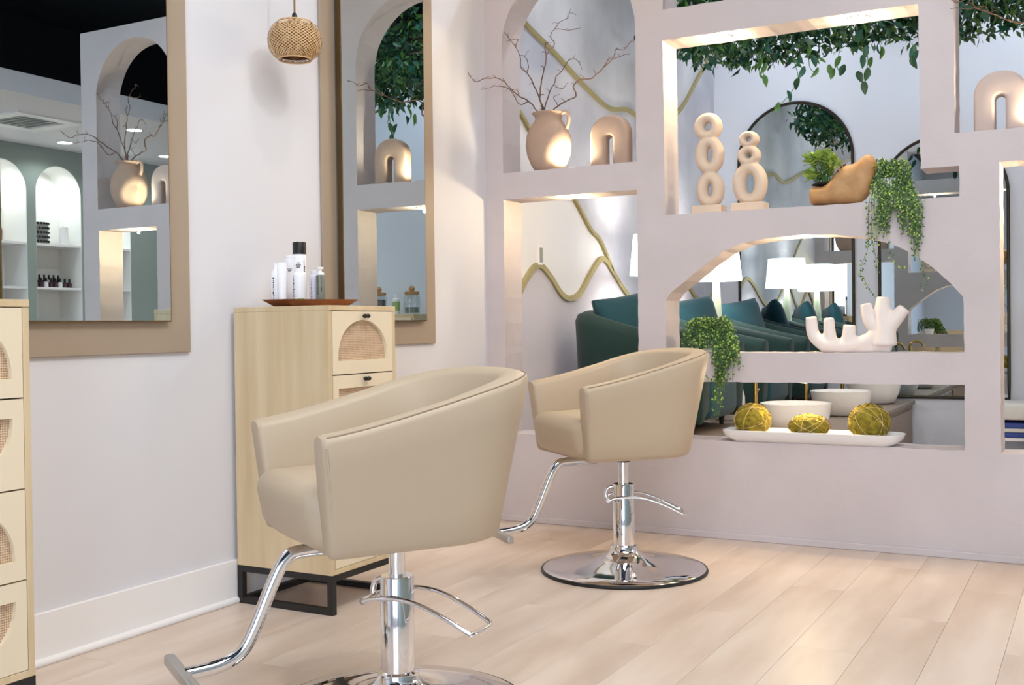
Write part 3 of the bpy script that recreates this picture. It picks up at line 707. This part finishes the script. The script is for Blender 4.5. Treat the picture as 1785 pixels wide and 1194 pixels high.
# tan planter
def zC(a, b, Y=4.83): return atY(1390+a/4.59, 240+b/4.59, Y)
tp = zC(330, 520); t = thing('carved_planter', 'tan carved wood planter with an upcurled lip', 'planter', (tp.x, 4.835, SHELF_C))
secs = [(108, 385, 505, .045), (114, 374, 520, .06), (160, 372, 522, .07), (220, 376, 525, .078), (285, 320, 522, .08), (345, 215, 518, .076), (400, 192, 514, .07), (450, 190, 508, .064), (500, 152, 500, .058), (535, 118, 480, .054), (570, 104, 440, .05), (600, 116, 380, .045), (622, 145, 300, .038), (634, 178, 255, .024), (640, 200, 235, .008)]
bm = B(); rings = []
z0_ = zC(300, 525).z
for a, zt, zb, dp in secs:
    q = zC(a, 300); pt, pb = zC(a, zt).z-z0_, max(0, zC(a, zb).z-z0_)
    rings.append([bm.verts.new((q.x-tp.x, math.copysign(abs(math.cos(2*PI*j/18))**.8, math.cos(2*PI*j/18))*dp, max(0.0, (pt+pb)/2+(pt-pb)/2*math.copysign(abs(math.sin(2*PI*j/18))**.8, math.sin(2*PI*j/18))))) for j in range(18)])
for a, b in zip(rings, rings[1:]):
    for j in range(18): bm.faces.new((a[j], a[(j+1) % 18], b[(j+1) % 18], b[j]))
bm.faces.new(rings[0][::-1]); bm.faces.new(rings[-1])
body = obj('vessel', bm, 'tan_wood', t, smooth=60); ss = body.modifiers.new('sub', 'SUBSURF'); ss.levels = ss.render_levels = 1
sq = zC(205, 355)
obj('soil', lathe(B(), [(0, .012), (.035, .010), (.052, 0), (0, -.01)], 16), 'soil', t, (sq.x-tp.x, 0, sq.z-z0_), smooth=60)
fold = smooth_path([zC(a, b, 4.83) for a, b in ((340, 205), (380, 290), (440, 335), (520, 300), (590, 240), (625, 200))], 5)
obj('carved_fold', tube(B(), [Vector((v.x-tp.x, -.063+.03*i/len(fold), v.z-z0_)) for i, v in enumerate(fold)], [.002, .007, .007, .003], 8), 'tan_wood', t, smooth=60)

def leaf_mesh(name, L_, w, m, curl=.25, tip=1):
    bm = B(); n = 4; prev = None
    for i in range(n+1):
        f_ = i/n; ww = w*math.sin(PI*min(.97, f_*.92+.06))**.8*(1-.35*f_*tip); z = curl*L_*(f_-f_*f_*1.6)
        l, c, r = bm.verts.new((f_*L_, -ww/2, z+ww*.18)), bm.verts.new((f_*L_, 0, z)), bm.verts.new((f_*L_, ww/2, z+ww*.18))
        if prev:
            bm.faces.new((prev[0], prev[1], c, l)); bm.faces.new((prev[1], prev[2], r, c))
        prev = (l, c, r)
    for f in bm.faces: f.smooth = True
    me = bpy.data.meshes.new(name); bm.to_mesh(me); bm.free(); me.materials.append(MATS[m]); return me
# succulent in the planter
sp_ = thing('succulent_plant', 'bright lime green leafy succulent growing in the tan planter', 'plant', (sq.x, 4.835, sq.z))
lm = leaf_mesh('leaf', .036, .024, 'leaf_light', .1); stem = B()
for k in range(30):
    a, b = random.uniform(42, 350), random.uniform(90, 330); tip = zC(a, b, 4.835+random.uniform(-.05, .04)); o0 = Vector((sq.x, 4.835, sq.z))
    if (a-200)**2/150**2+(b-230)**2/125**2 > 1: tip = o0+(tip-o0)*.85
    tube(stem, smooth_path([Vector((random.uniform(-.03, .03), random.uniform(-.02, .02), .0)), (tip-o0)*.5+Vector((0, 0, .01)), tip-o0], 3), .0016, 5)
    for j in range(10):
        d = Vector((random.uniform(-1, 1), random.uniform(-1, .6), random.uniform(-.2, 1))).normalized()
        link('leaf', lm, sp_, (tip-o0)*random.uniform(.72, 1.0), d.to_track_quat('X', 'Z').to_euler())
obj('stems', stem, 'leaf_mid', sp_)

# trailing plants
def octa(bm, c, r, ax):
    q = Vector(ax).normalized(); u = q.orthogonal().normalized(); v = q.cross(u)
    p = [bm.verts.new(c+q*r*1.5), bm.verts.new(c-q*r*1.5)]; e = [bm.verts.new(c+(u*math.cos(2*PI*k/4)+v*math.sin(2*PI*k/4))*r) for k in range(4)]
    for k in range(4):
        bm.faces.new((p[0], e[k], e[(k+1) % 4])); bm.faces.new((p[1], e[(k+1) % 4], e[k]))
def trailing(root, strands, label, name, pot_r, pot_h, bead=.0062, mound=None, pot_dark=False):
    t = thing(name, label, 'plant', root); R0 = Vector(root)
    obj('pot', lathe(B(), [(0, 0), (pot_r*.78, 0), (pot_r*.82, .004), (pot_r, pot_h), (pot_r*.92, pot_h), (pot_r*.9, pot_h-.012), (0, pot_h-.012)], 28), 'ceramic_white', t, smooth=40)
    st, fo, fo2 = B(), B(), B()
    for pts, dens in strands:
        sp = smooth_path([Vector(p)-R0 for p in pts], 6); tube(st, sp, .0011, 4)
        for a, b in zip(sp, sp[1:]):
            n = max(1, int((b-a).length/bead*dens))
            for k in range(n):
                c = a+(b-a)*((k+random.random())/n)+Vector((random.uniform(-1, 1), random.uniform(-1, 1), random.uniform(-.5, .5)))*bead*1.25
                octa(random.choice((fo, fo, fo2)), c, bead*random.uniform(.35, .62), (random.uniform(-1, 1), random.uniform(-1, 1), random.uniform(-1.5, .2)))
    obj('stems', st, 'leaf_mid', t); obj('foliage', fo, 'pearl_green', t, kind='stuff'); obj('young_foliage', fo2, 'leaf_light', t, kind='stuff')
# string of pearls over the upper shelf edge
def P2(a, b, Y): return zC(a, b, Y)
rt = zC(745, 480, 4.83); root = (rt.x, 4.835, SHELF_C); top = Vector((rt.x, 4.835, SHELF_C+.10)); S = []
for k in range(58):
    u = random.random(); a = 560+430*u; length = {0: 850, 1: 800, 2: 640, 3: 780, 4: 960}[min(4, int(u*5))]*random.uniform(.8, 1.03)
    if u < .18: length = 860*random.uniform(.8, 1.03)
    aa = min(max(a, 640), 860); crest = zC(aa+random.uniform(-40, 40), random.uniform(175, 330), 4.83+random.uniform(-.05, .05))
    S.append(([top+Vector((random.uniform(-.03, .03), random.uniform(-.03, .03), 0)), crest, zC(a*.55+aa*.45, 430, 4.77), zC(a+random.uniform(-14, 14), 540, 4.728+random.uniform(-.012, .012)), zC(a+random.uniform(-14, 14), length, 4.73+random.uniform(-.012, .01))], 1.15))
for k in range(26):
    S.append(([top, zC(random.uniform(650, 840), random.uniform(160, 240), 4.8+random.uniform(-.03, .06)), zC(random.uniform(610, 890), random.uniform(300, 470), 4.78)], 1.3))
for pts in ([(570, 800), (560, 900), (520, 1000), (500, 1090), (525, 1110)], [(600, 820), (625, 950), (640, 1080)], [(735, 820), (745, 930), (810, 1030), (860, 1045)], [(960, 900), (990, 1020), (1030, 1120), (985, 1220)], [(525, 1110), (560, 1190), (625, 1280)]):
    S.append(([zC(a, b, 4.735) for a, b in pts], .55))
trailing(root, S, 'string of pearls plant trailing over the shelf edge beside the tan planter', 'trailing_plant', .055, .10, .0085)
# trailing plant of the low arch
def zF(a, b, Y): return atY(1170+a/5.97, 540+b/5.97, Y)
rt = zF(430, 380, 4.85); root = (rt.x, 4.85, SHELF_F); top = Vector((rt.x, 4.85, SHELF_F+.09)); S = []
for k in range(80):
    a = random.uniform(110, 690); S.append(([top+Vector((random.uniform(-.03, .03), random.uniform(-.03, .03), 0)), zF(430+(a-430)*.55, random.uniform(70, 150), 4.83+random.uniform(-.07, .05)), zF(a*.9+43, random.uniform(180, 280), 4.80+random.uniform(-.04, .03)), zF(a, random.uniform(330, 430), 4.78+random.uniform(-.02, .03))], 1.0))
for k in range(34):
    a = random.uniform(435, 690) if k % 3 else random.uniform(430, 580); bl = random.uniform(520, 800) if a < 590 else random.uniform(480, 640)
    S.append(([top, zF(470+random.uniform(-60, 120), 120, 4.80), zF(a, 330, 4.76), zF(a, 450, 4.732+random.uniform(-.012, .01)), zF(a-10+random.uniform(-20, 20), bl, 4.735)], .95))
for k in range(9):
    a = random.uniform(380, 520); S.append(([zF(520, 600, 4.735), zF(a+40, 760, 4.735), zF(a, random.uniform(920, 1180), 4.735)], .6))
for pts in ([(560, 700), (440, 735), (350, 680)], [(640, 560), (640, 740)], [(660, 450), (700, 540), (725, 610)]): S.append(([zF(a, b, 4.735) for a, b in pts], .5))
trailing(root, S, 'bushy trailing plant in a white pot at the left of the low arch', 'trailing_plant', .05, .055, .0095)

# coral candle holder
def zK(a, b): return atY(1380+a/4.407, 380+b/4.407, 4.83)
ck = zK(500, 1020); base = Vector((ck.x, 4.83, SHELF_F)); dz_ = SHELF_F-zK(500, 1035).z
def kp(a, b, y=0): v = zK(a, b); return Vector((v.x-base.x, y, max(.004, v.z+dz_-SHELF_F)))
bm = B(); U = 1/4.407/403
for pts, r0, r1 in (([(240, 1000), (420, 1000), (600, 1000), (760, 1000)], 40, 45), ([(260, 985), (170, 900), (148, 760)], 55, 44), ([(300, 960), (290, 860), (287, 768)], 52, 40), ([(430, 970), (440, 890), (445, 822)], 55, 47), ([(260, 975), (420, 985), (600, 940), (690, 850)], 60, 60), ([(670, 860), (600, 790), (568, 660)], 60, 42), ([(710, 980), (715, 850), (700, 730), (706, 608)], 95, 50), ([(720, 860), (800, 770), (868, 692)], 70, 46), ([(640, 980), (760, 960)], 60, 60)):
    sp = smooth_path([kp(a, b) for a, b in pts], 5); tube(bm, sp, [r0*U, r1*U], 14, flat=1.0)
o = obj('coral_candle_holder', bm, 'white_stone', None, base); remesh(o, .0055, 6); tag(o, 'white branching coral candle holder standing in the low arch', 'candle holder')
# tray and moss balls
p0, p1 = atY(1262, 772, 4.80), atY(1576, 772, 4.80); tx = (p0.x+p1.x)/2; hw = (p1.x-p0.x)/2
t = thing('ceramic_tray', 'long white ceramic tray carrying three moss balls in the slot', 'tray', (tx, 4.818, SHELF_G)); bm = B()
prev = None; loops = []
def rr(w, d, z, n=8, r=.05):
    pts = []
    for cx, cy, a0 in ((w-r, d-r, 0), (-w+r, d-r, PI/2), (-w+r, -d+r, PI), (w-r, -d+r, 1.5*PI)):
        for k in range(n+1): pts.append(bm.verts.new((cx+r*math.cos(a0+PI/2*k/n), cy+r*math.sin(a0+PI/2*k/n), z)))
    return pts
for w, d, z, r in ((hw-.045, .06, 0, .04), (hw-.012, .085, .026, .05), (hw, .095, .05, .06), (hw-.006, .09, .052, .055), (hw-.02, .078, .03, .045), (hw-.04, .06, .02, .04)): loops.append(rr(w, d, z, 8, r))
for a, b in zip(loops, loops[1:]):
    for j in range(len(a)): bm.faces.new((a[j], a[(j+1) % len(a)], b[(j+1) % len(a)], b[j]))
bm.faces.new(loops[0][::-1]); bm.faces.new(loops[-1]); obj('tray_body', bm, 'ceramic_white', t, smooth=50)
def moss_ball(px, r, sq_, label):
    p = atY(px, 740, 4.82); t = thing('moss_ball', label, 'moss ball', (p.x, 4.82, SHELF_G+.021+r*sq_*.97), random.uniform(0, 3), 'moss balls')
    bm = B(); bmesh.ops.create_icosphere(bm, subdivisions=5, radius=r)
    for v in bm.verts:
        n = v.co.normalized(); v.co = n*r*(1+.05*noise.noise(n*5+Vector((px, 0, 0)))+.05*noise.noise(n*16+Vector((px, 0, 0)))+.03*noise.noise(n*34)); v.co.z *= sq_
    obj('moss', bm, 'moss', t, smooth=80); tw = B()
    for k in range(5):
        ax = Vector((random.uniform(-1, 1), random.uniform(-1, 1), random.uniform(-1, 1))).normalized(); u = ax.orthogonal().normalized(); v = ax.cross(u)
        pts = [(u*math.cos(2*PI*i/36)+v*math.sin(2*PI*i/36))*r*1.03 for i in range(36)]
        tube(tw, [Vector((q.x, q.y, q.z*sq_)) for q in pts], .0013, 5, closed=True)
    obj('twine', tw, 'twine', t)
    bm = B()
    for k in range(70):
        n = Vector((random.gauss(0, 1), random.gauss(0, 1), random.gauss(0, 1))).normalized(); d = Vector((random.gauss(0, 1), random.gauss(0, 1), random.gauss(0, 1))).cross(n).normalized()
        pts = [n*r*1.02, (n+d*.12).normalized()*r*1.07, (n+d*.26).normalized()*r*1.02]
        tube(bm, [Vector((q.x, q.y, q.z*sq_)) for q in pts], [.002, .0008], 4)
    obj('bark_strips', bm, 'moss_dark', t, kind='stuff')
moss_ball(1312, .080, .92, 'round mossy ball bound with twine, left on the white tray')
moss_ball(1410, .086, .62, 'flattened mossy ball bound with twine, centre of the white tray')
moss_ball(1515, .086, .92, 'large round mossy ball bound with twine, right end of the white tray')

# ------------------------------------------------------------------ pedicure room
PZ = .40
pf = thing('platform', 'raised taupe platform under the teal armchairs', 'platform', (XL+.004, YN+TH+.012, 0))
obj('deck', bx((.007, .0, PZ-.03), (1.51, YB-YN-TH-.04, PZ), .004, 1), 'platform', pf)
obj('riser', bx((1.46, .0, 0), (1.49, YB-YN-TH-.04, PZ-.03)), 'platform', pf)
for k in range(3): obj('riser_panel', bx((1.49, .15+k*1.12, .06), (1.502, 1.05+k*1.12, .34), .006, 1), 'platform', pf)
def armchair(y, label):
    t = thing('armchair', label, 'armchair', (-2.22, y, PZ), 0, 'teal armchairs along the mural wall')
    bm = B(); shell(bm, .36, .385, .385, .41, .38, .41, .13, .05, .12, .47, .655, .66, n=3.0, round_top=.05, lin_=.8); obj('tub_frame', bm, 'teal_dark', t, smooth=60)
    bm = B(); box(bm, (-.3, -.25, .06), (.41, .25, .36), .06, 4); obj('seat_cushion', bm, 'teal', t, smooth=60)
    for x in (-.28, .3):
        for yy in (-.27, .27): obj('leg', tube(B(), [(x, yy, 0), (x, yy, .06)], [.012, .018], 10), 'dark_bronze', t)
    return t
def pillow(y, label, tilt, x=-2.36):
    bm = B(); bmesh.ops.create_uvsphere(bm, u_segments=28, v_segments=16, radius=1)
    for v in bm.verts:
        c = v.co; s = lambda q, e: math.copysign(abs(q)**e, q)
        k = max(abs(c.y), abs(c.z), .001); r = math.hypot(c.y, c.z)
        f_ = r/k if k > .01 else 1; f_ = 1+(f_-1)*1.12
        e = abs(c.x)**.8*math.copysign(1, c.x)
        v.co = Vector((e*.085, c.y*.2*f_, c.z*.18*f_))
    o = obj('cushion', bm, 'teal', None, (x, y, PZ+.56), (math.radians(8), math.radians(tilt), math.radians(-28)), smooth=80); tag(o, label, 'cushion', 'teal cushions')
for i, (y, la, lb) in enumerate(((5.74, 'teal velvet tub armchair nearest the niche wall', 'teal square cushion on the nearest armchair'), (6.87, 'teal velvet tub armchair in the middle of the row', 'teal square cushion on the middle armchair'), (7.94, 'teal velvet tub armchair next to the back wall', 'teal square cushion on the armchair by the back wall'))):
    armchair(y, la); pillow(y-.02, lb, -16)
def table_lamp(y, la, lt):
    t = thing('side_table', lt, 'side table', (-2.40, y, PZ), 0, 'side tables between armchairs')
    obj('table_top', lathe(B(), [(0, .43), (.125, .43), (.13, .438), (.13, .448), (.125, .455), (0, .455)], 32), 'dark_bronze', t, smooth=40)
    obj('stem', tube(B(), [(0, 0, .01), (0, 0, .43)], .014, 12), 'gold', t); obj('foot', lathe(B(), [(0, 0), (.1, 0), (.1, .01), (.02, .022), (0, .022)], 28), 'gold', t, smooth=40)
    l = thing('table_lamp', la, 'lamp', (-2.40, y, PZ+.4555), 0, 'white table lamps')
    obj('base', lathe(B(), [(0, 0), (.055, 0), (.055, .012), (.05, .02), (.038, .2), (.024, .4), (.02, .42), (0, .42)], 28), 'lamp_glass', l, smooth=40)
    obj('neck', tube(B(), [(0, 0, .42), (0, 0, .5)], .008, 10), 'gold', l)
    obj('shade', lathe(B(), [(.18, .42), (.155, .67), (.152, .67), (.177, .42), (.18, .42)], 40), 'shade', l, smooth=50)
    lamp('POINT', 'table_bulb', (-2.40, y, PZ+1.0), 9, (1, .95, .88), size=.05)
table_lamp(6.30, 'lit white table lamp beside the nearest armchair, half behind the wall', 'small round side table under the nearest white lamp')
table_lamp(7.42, 'lit white table lamp framed by the left of the low arch', 'small round side table under the white lamp by the back wall')
t = thing('garden_stool', 'white domed ceramic stool between two teal armchairs', 'stool', (-1.97, 6.30, PZ))
obj('body', lathe(B(), [(0, 0), (.075, 0), (.085, .01), (.1, .08), (.098, .14), (.085, .19), (.05, .222), (0, .23)], 36), 'ceramic_white', t, smooth=60)
def basin(y, label):
    t = thing('pedicure_basin', label, 'basin', (-1.43, y, PZ), 0, 'white pedicure basins')
    obj('bowl', lathe(B(), [(0, 0), (.11, 0), (.14, .01), (.172, .08), (.185, .15), (.176, .152), (.162, .085), (.13, .035), (0, .025)], 40), 'ceramic_white', t, smooth=60)
    f = B(); tube(f, smooth_path([(-.215, 0, .0), (-.215, 0, .25), (-.215, 0, .34), (-.18, 0, .38), (-.12, 0, .375), (-.09, 0, .33)], 5), .012, 12); lathe(f, [(0, 0), (.028, 0), (.028, .02), (.016, .03), (0, .03)], 20, (-.215, 0, 0)); obj('faucet', f, 'gold', t, smooth=50)
    obj('faucet_handle', tube(B(), [(-.215, .01, .2), (-.215, .07, .215)], .006, 8), 'gold', t)
basin(5.74, 'white round pedicure basin with gold faucet behind the moss balls'); basin(6.86, 'white round pedicure basin with gold faucet in the middle of the row'); basin(7.94, 'white round pedicure basin with gold faucet next to the back wall')
def arched_mirror(xc_, z0, z1, label, w=.87):
    t = thing('arched_mirror', label, 'mirror', (xc_, YB, 0)); r = w/2
    out = arch_pts(-r, r, z0, z1-r, r, 36)
    bm = B(); plate(bm, out, [], lambda x, z: (x, -.008, z), lambda x, z: (x, -.012, z)); obj('mirror_glass', bm, 'mirror', t)
    bm = B(); tube(bm, [Vector((x, -.012, z)) for x, z in dense(out, .1)], .012, 8, closed=True); obj('frame', bm, 'dark_bronze', t, smooth=40)
    obj('backing', plate(B(), out, [], lambda x, z: (x, 0, z), lambda x, z: (x, -.007, z)), 'black', t)
arched_mirror(-2.085, .78, 2.66, 'arched mirror on the back wall behind the stone sculptures'); arched_mirror(-1.025, .42, 2.31, 'lower arched mirror on the back wall behind the string of pearls plant')
# dresser with jars by the back wall (seen in the right mirror)
t = thing('dresser', 'oak dresser with black knobs by the back wall, seen in the right mirror', 'dresser', (.035, 8.12, 0))
obj('body', bx((-.42, -.26, .08), (.42, .25, 1.09), .004), 'oak', t)
for i in range(4):
    for j in range(2):
        d = obj('drawer', bx((-.40+j*.405, -.275, .12+i*.24), (-.005+j*.405, -.262, .34+i*.24), .003), 'oak_edge', t); obj('knob', lathe(B(), [(0, 0), (.016, .004), (.016, .016), (.007, .022), (0, .022)], 14), 'black', d, (-.2+j*.405, -.298, .23+i*.24), (-PI/2, 0, 0), smooth=50)
for x in (-.38, .36):
    for y in (-.24, .21): obj('leg', bx((x, y, 0), (x+.03, y+.03, .08)), 'gunmetal', t)
def jar(x, la, dark):
    t = thing('glass_jar', la, 'jar', (x, 8.02, 1.09)); obj('glass', lathe(B(), [(0, 0), (.07, 0), (.075, .01), (.075, .15), (.06, .17), (.055, .17), (.068, .145), (.068, .012), (0, .012)], 28), 'glass', t, smooth=40)
    obj('lid', lathe(B(), [(0, .17), (.065, .17), (.065, .195), (.02, .2), (.028, .225), (.015, .245), (0, .247)], 24), 'tan_wood', t, smooth=40)
    obj('contents', lathe(B(), [(0, .013), (.06, .013), (.06, .06 if not dark else .13), (0, .065 if not dark else .135)], 20), 'polish' if dark else 'bottle_grey', t)
jar(-.27, 'lidded glass jar on the oak dresser, seen in the right mirror', False); jar(.07, 'lidded glass jar with dark filling on the oak dresser, seen in the right mirror', True)
t = thing('lotion_bottle', 'white lotion bottle with green label on the oak dresser', 'bottle', (-.13, 7.98, 1.09)); obj('body', lathe(B(), [(0, 0), (.032, 0), (.034, .004), (.034, .13), (.014, .145), (.014, .175), (0, .175)], 20), 'bottle_white', t, smooth=40)
obj('label_band', lathe(B(), [(.0345, .03), (.0345, .11)], 20), 'ink_green', t)
# low bench with striped blue towels through the right opening
t = thing('low_bench', 'low white padded bench through the tall right opening', 'bench', (-.60, 8.1, 0)); obj('seat_pad', bx((-.19, -.2, .31), (.19, .2, .42), .02, 3), 'towel_white', t, smooth=40)
for x in (-.18, .15):
    for y in (-.17, .15): obj('leg', bx((x, y, 0), (x+.03, y+.03, .31)), 'white_trim', t)
obj('shelf', bx((-.17, -.18, .17), (.17, .18, .19)), 'white_trim', t)
for z, m, la in ((.191, 'blue', 'lower blue folded towel on the bench shelf'), (.227, 'towel_white', 'white folded towel between two blue ones under the bench'), (.255, 'blue', 'upper blue folded towel under the white bench')):
    tag(obj('folded_towel', bx((-.765, 7.92, z), (-.435, 8.25, z+.034 if m == 'blue' else z+.027), .008), m, smooth=40), la, 'towel', 'folded towels under the bench')

# hanging greenery above the pedicure room
g = thing('hanging_greenery', 'dense mass of dark green foliage hanging from the ceiling of the back room', 'foliage', (-.9, 6.6, ZC))
obj('grid_frame', bx((-1.45, -.5, -.52), (1.6, .55, -.50)), 'black', g)
for x in (-1.3, 1.4):
    for y in (-.4, .4): obj('hanger_rod', tube(B(), [(x, y, -.51), (x, y, 0)], .006, 6), 'black', g)
def leafcloud(n, boxlo, boxhi, L_, w, m, droop):
    vs, fs = [], []
    for k in range(n):
        x, y = random.uniform(boxlo[0], boxhi[0]), random.uniform(boxlo[1], boxhi[1])
        zb = boxlo[2]+.07*noise.noise((x*3.1, y*3.1, 1.7))+.05*noise.noise((x*9, y*9, 4)); z = zb+(boxhi[2]-zb)*random.random()**1.5
        d = Vector((random.gauss(0, 1), random.gauss(0, 1), random.gauss(-droop, .6))).normalized(); u = d.cross(Vector((random.gauss(0, 1), random.gauss(0, 1), random.gauss(0, 1)))).normalized(); nn = d.cross(u)
        s = random.uniform(.6, 1.3); l, ww = L_*s, w*s; p = Vector((x, y, z)); i = len(vs)
        vs += [p, p+d*l*.45+u*ww/2+nn*ww*.15, p+d*l, p+d*l*.45-u*ww/2+nn*ww*.15, p+d*l*.5]
        fs += [(i, i+1, i+4), (i+1, i+2, i+4), (i+2, i+3, i+4), (i+3, i, i+4)]
    me = bpy.data.meshes.new('foliage'); me.from_pydata(vs, [], fs); me.materials.append(MATS[m]); me.polygons.foreach_set('use_smooth', [True]*len(fs))
    return link('foliage', me, g, kind='stuff')
leafcloud(7000, (-1.55, -.55, -0.98), (1.75, .6, -.5), .065, .030, 'leaf_dark', .9)
leafcloud(4800, (-1.5, -.55, -1.00), (1.75, .6, -.5), .06, .022, 'leaf_mid', 1.1)
leafcloud(1300, (-1.5, -.55, -1.01), (1.75, .6, -.5), .075, .045, 'leaf_blue', .9)
big = leaf_mesh('leaf', .075, .048, 'leaf_dark', .2); big2 = leaf_mesh('leaf', .075, .044, 'leaf_blue', .2); big3 = leaf_mesh('leaf', .07, .04, 'leaf_mid', .2)
def zV(a, b, Y=6.3): return atY(1200+a/4.25, b/4.25, Y)
g0 = Vector(g.location)
for stempts, leaves in (([(600, 300), (560, 360), (510, 480), (545, 510), (570, 600)], [(525, 470), (555, 510), (545, 560), (570, 600), (560, 390), (590, 350)]),
    ([(760, 380), (800, 510), (810, 590), (750, 700), (650, 800)], [(840, 535), (805, 620), (745, 715), (655, 800), (800, 470)]), ([(890, 420), (900, 500), (935, 540)], [(935, 540), (930, 450), (890, 380)]),
    ([(1120, 380), (1100, 470), (1110, 520)], [(1105, 460), (1140, 520), (1050, 525), (1065, 550)]), ([(1310, 330), (1330, 450), (1310, 560), (1305, 690)], [(1310, 390), (1290, 455), (1350, 465), (1270, 570), (1322, 550), (1305, 650)]),
    ([(1420, 330), (1430, 390)], [(1430, 395), (1410, 360)]), ([(380, 310), (330, 350), (320, 390)], [(335, 375), (300, 370), (420, 330), (450, 345)]), ([(330, 320), (180, 360), (60, 430)], [(60, 432), (130, 385), (190, 350), (240, 345)]),
    ([(1660, 330), (1680, 440)], [(1660, 380), (1680, 420), (1670, 460)])):
    st = B(); sp = smooth_path([zV(a, b)-g0 for a, b in stempts], 4); tube(st, sp, .0022, 5); v = obj('vine', st, 'leaf_mid', g)
    for a, b in leaves:
        d = Vector((random.uniform(-.6, .6), random.uniform(-.35, .35), -1)).normalized(); q = d.to_track_quat('X', 'Y'); p = zV(a, b)-g0-d*.036
        link('leaf', random.choice((big, big, big2, big3)), v, p, (q @ Matrix.Rotation(random.uniform(-.9, .9), 3, 'X').to_quaternion()).to_euler())

# ------------------------------------------------------------------ stock on the lit arched shelves (seen in the left mirror)
def on_shelf(y, z): return (XR+.13, y, z)
t = thing('beaded_basket', 'black and cream beaded basket on the top arched shelf, seen in the left mirror', 'basket', on_shelf(6.48, 1.755))
obj('basket_wall', lathe(B(), [(0, 0), (.085, 0), (.09, .01), (.095, .19), (.088, .19), (.083, .012), (0, .012)], 28), 'grille', t, smooth=40)
bm = B()
for k in range(5):
    for j in range(22):
        a = 2*PI*(j+.5*(k % 2))/22; bmesh.ops.create_icosphere(bm, subdivisions=1, radius=.012, matrix=Matrix.Translation((.096*math.cos(a), .096*math.sin(a), .02+k*.04)))
obj('beads', bm, 'black', t, smooth=80)
t = thing('pillar_candle', 'white pillar candle on the top arched shelf, seen in the left mirror', 'candle', on_shelf(6.76, 1.755)); obj('wax', lathe(B(), cyl(.04, .17), 24), 'bottle_white', t, smooth=40); obj('wick', tube(B(), [(0, 0, .165), (.002, 0, .18)], .0015, 5), 'black', t)
t = thing('brown_vase', 'brown bottle vase on the neighbouring arched shelf, seen in the left mirror', 'vase', on_shelf(6.08, 1.755)); obj('body', lathe(B(), [(0, 0), (.04, 0), (.045, .09), (.035, .13), (.03, .15), (.04, .28), (.03, .28), (.02, .15), (0, .15)], 20), 'terracotta', t, smooth=50)
n = 0
for row, (y0, cnt, x, h) in enumerate(((6.39, 9, .10, .085), (6.40, 8, .2, .12))):
    for k in range(cnt):
        t = thing('polish_bottle', 'small dark nail polish bottle with black cap on an arched shelf', 'bottle', (XR+x, y0+k*.05, 1.37), 0, 'nail polish bottles on the arched shelf')
        obj('glass', lathe(B(), [(0, 0), (.018, 0), (.02, .004), (.02, h*.55), (.008, h*.62), (0, h*.62)], 10), 'polish' if (k+row) % 3 else 'bottle_white', t, smooth=40); obj('cap', lathe(B(), [(0, h*.62), (.01, h*.62), (.009, h), (0, h)], 10), 'black', t, smooth=40)
        n += 1
t = thing('product_box', 'low dark box on the bottom arched shelf, seen in the left mirror', 'box', on_shelf(6.58, 1.0)); obj('carton', bx((-.06, -.12, 0), (.06, .12, .07), .003), 'gunmetal', t); obj('carton_lid', bx((-.062, -.122, .055), (.062, .122, .074), .003), 'grille', t)
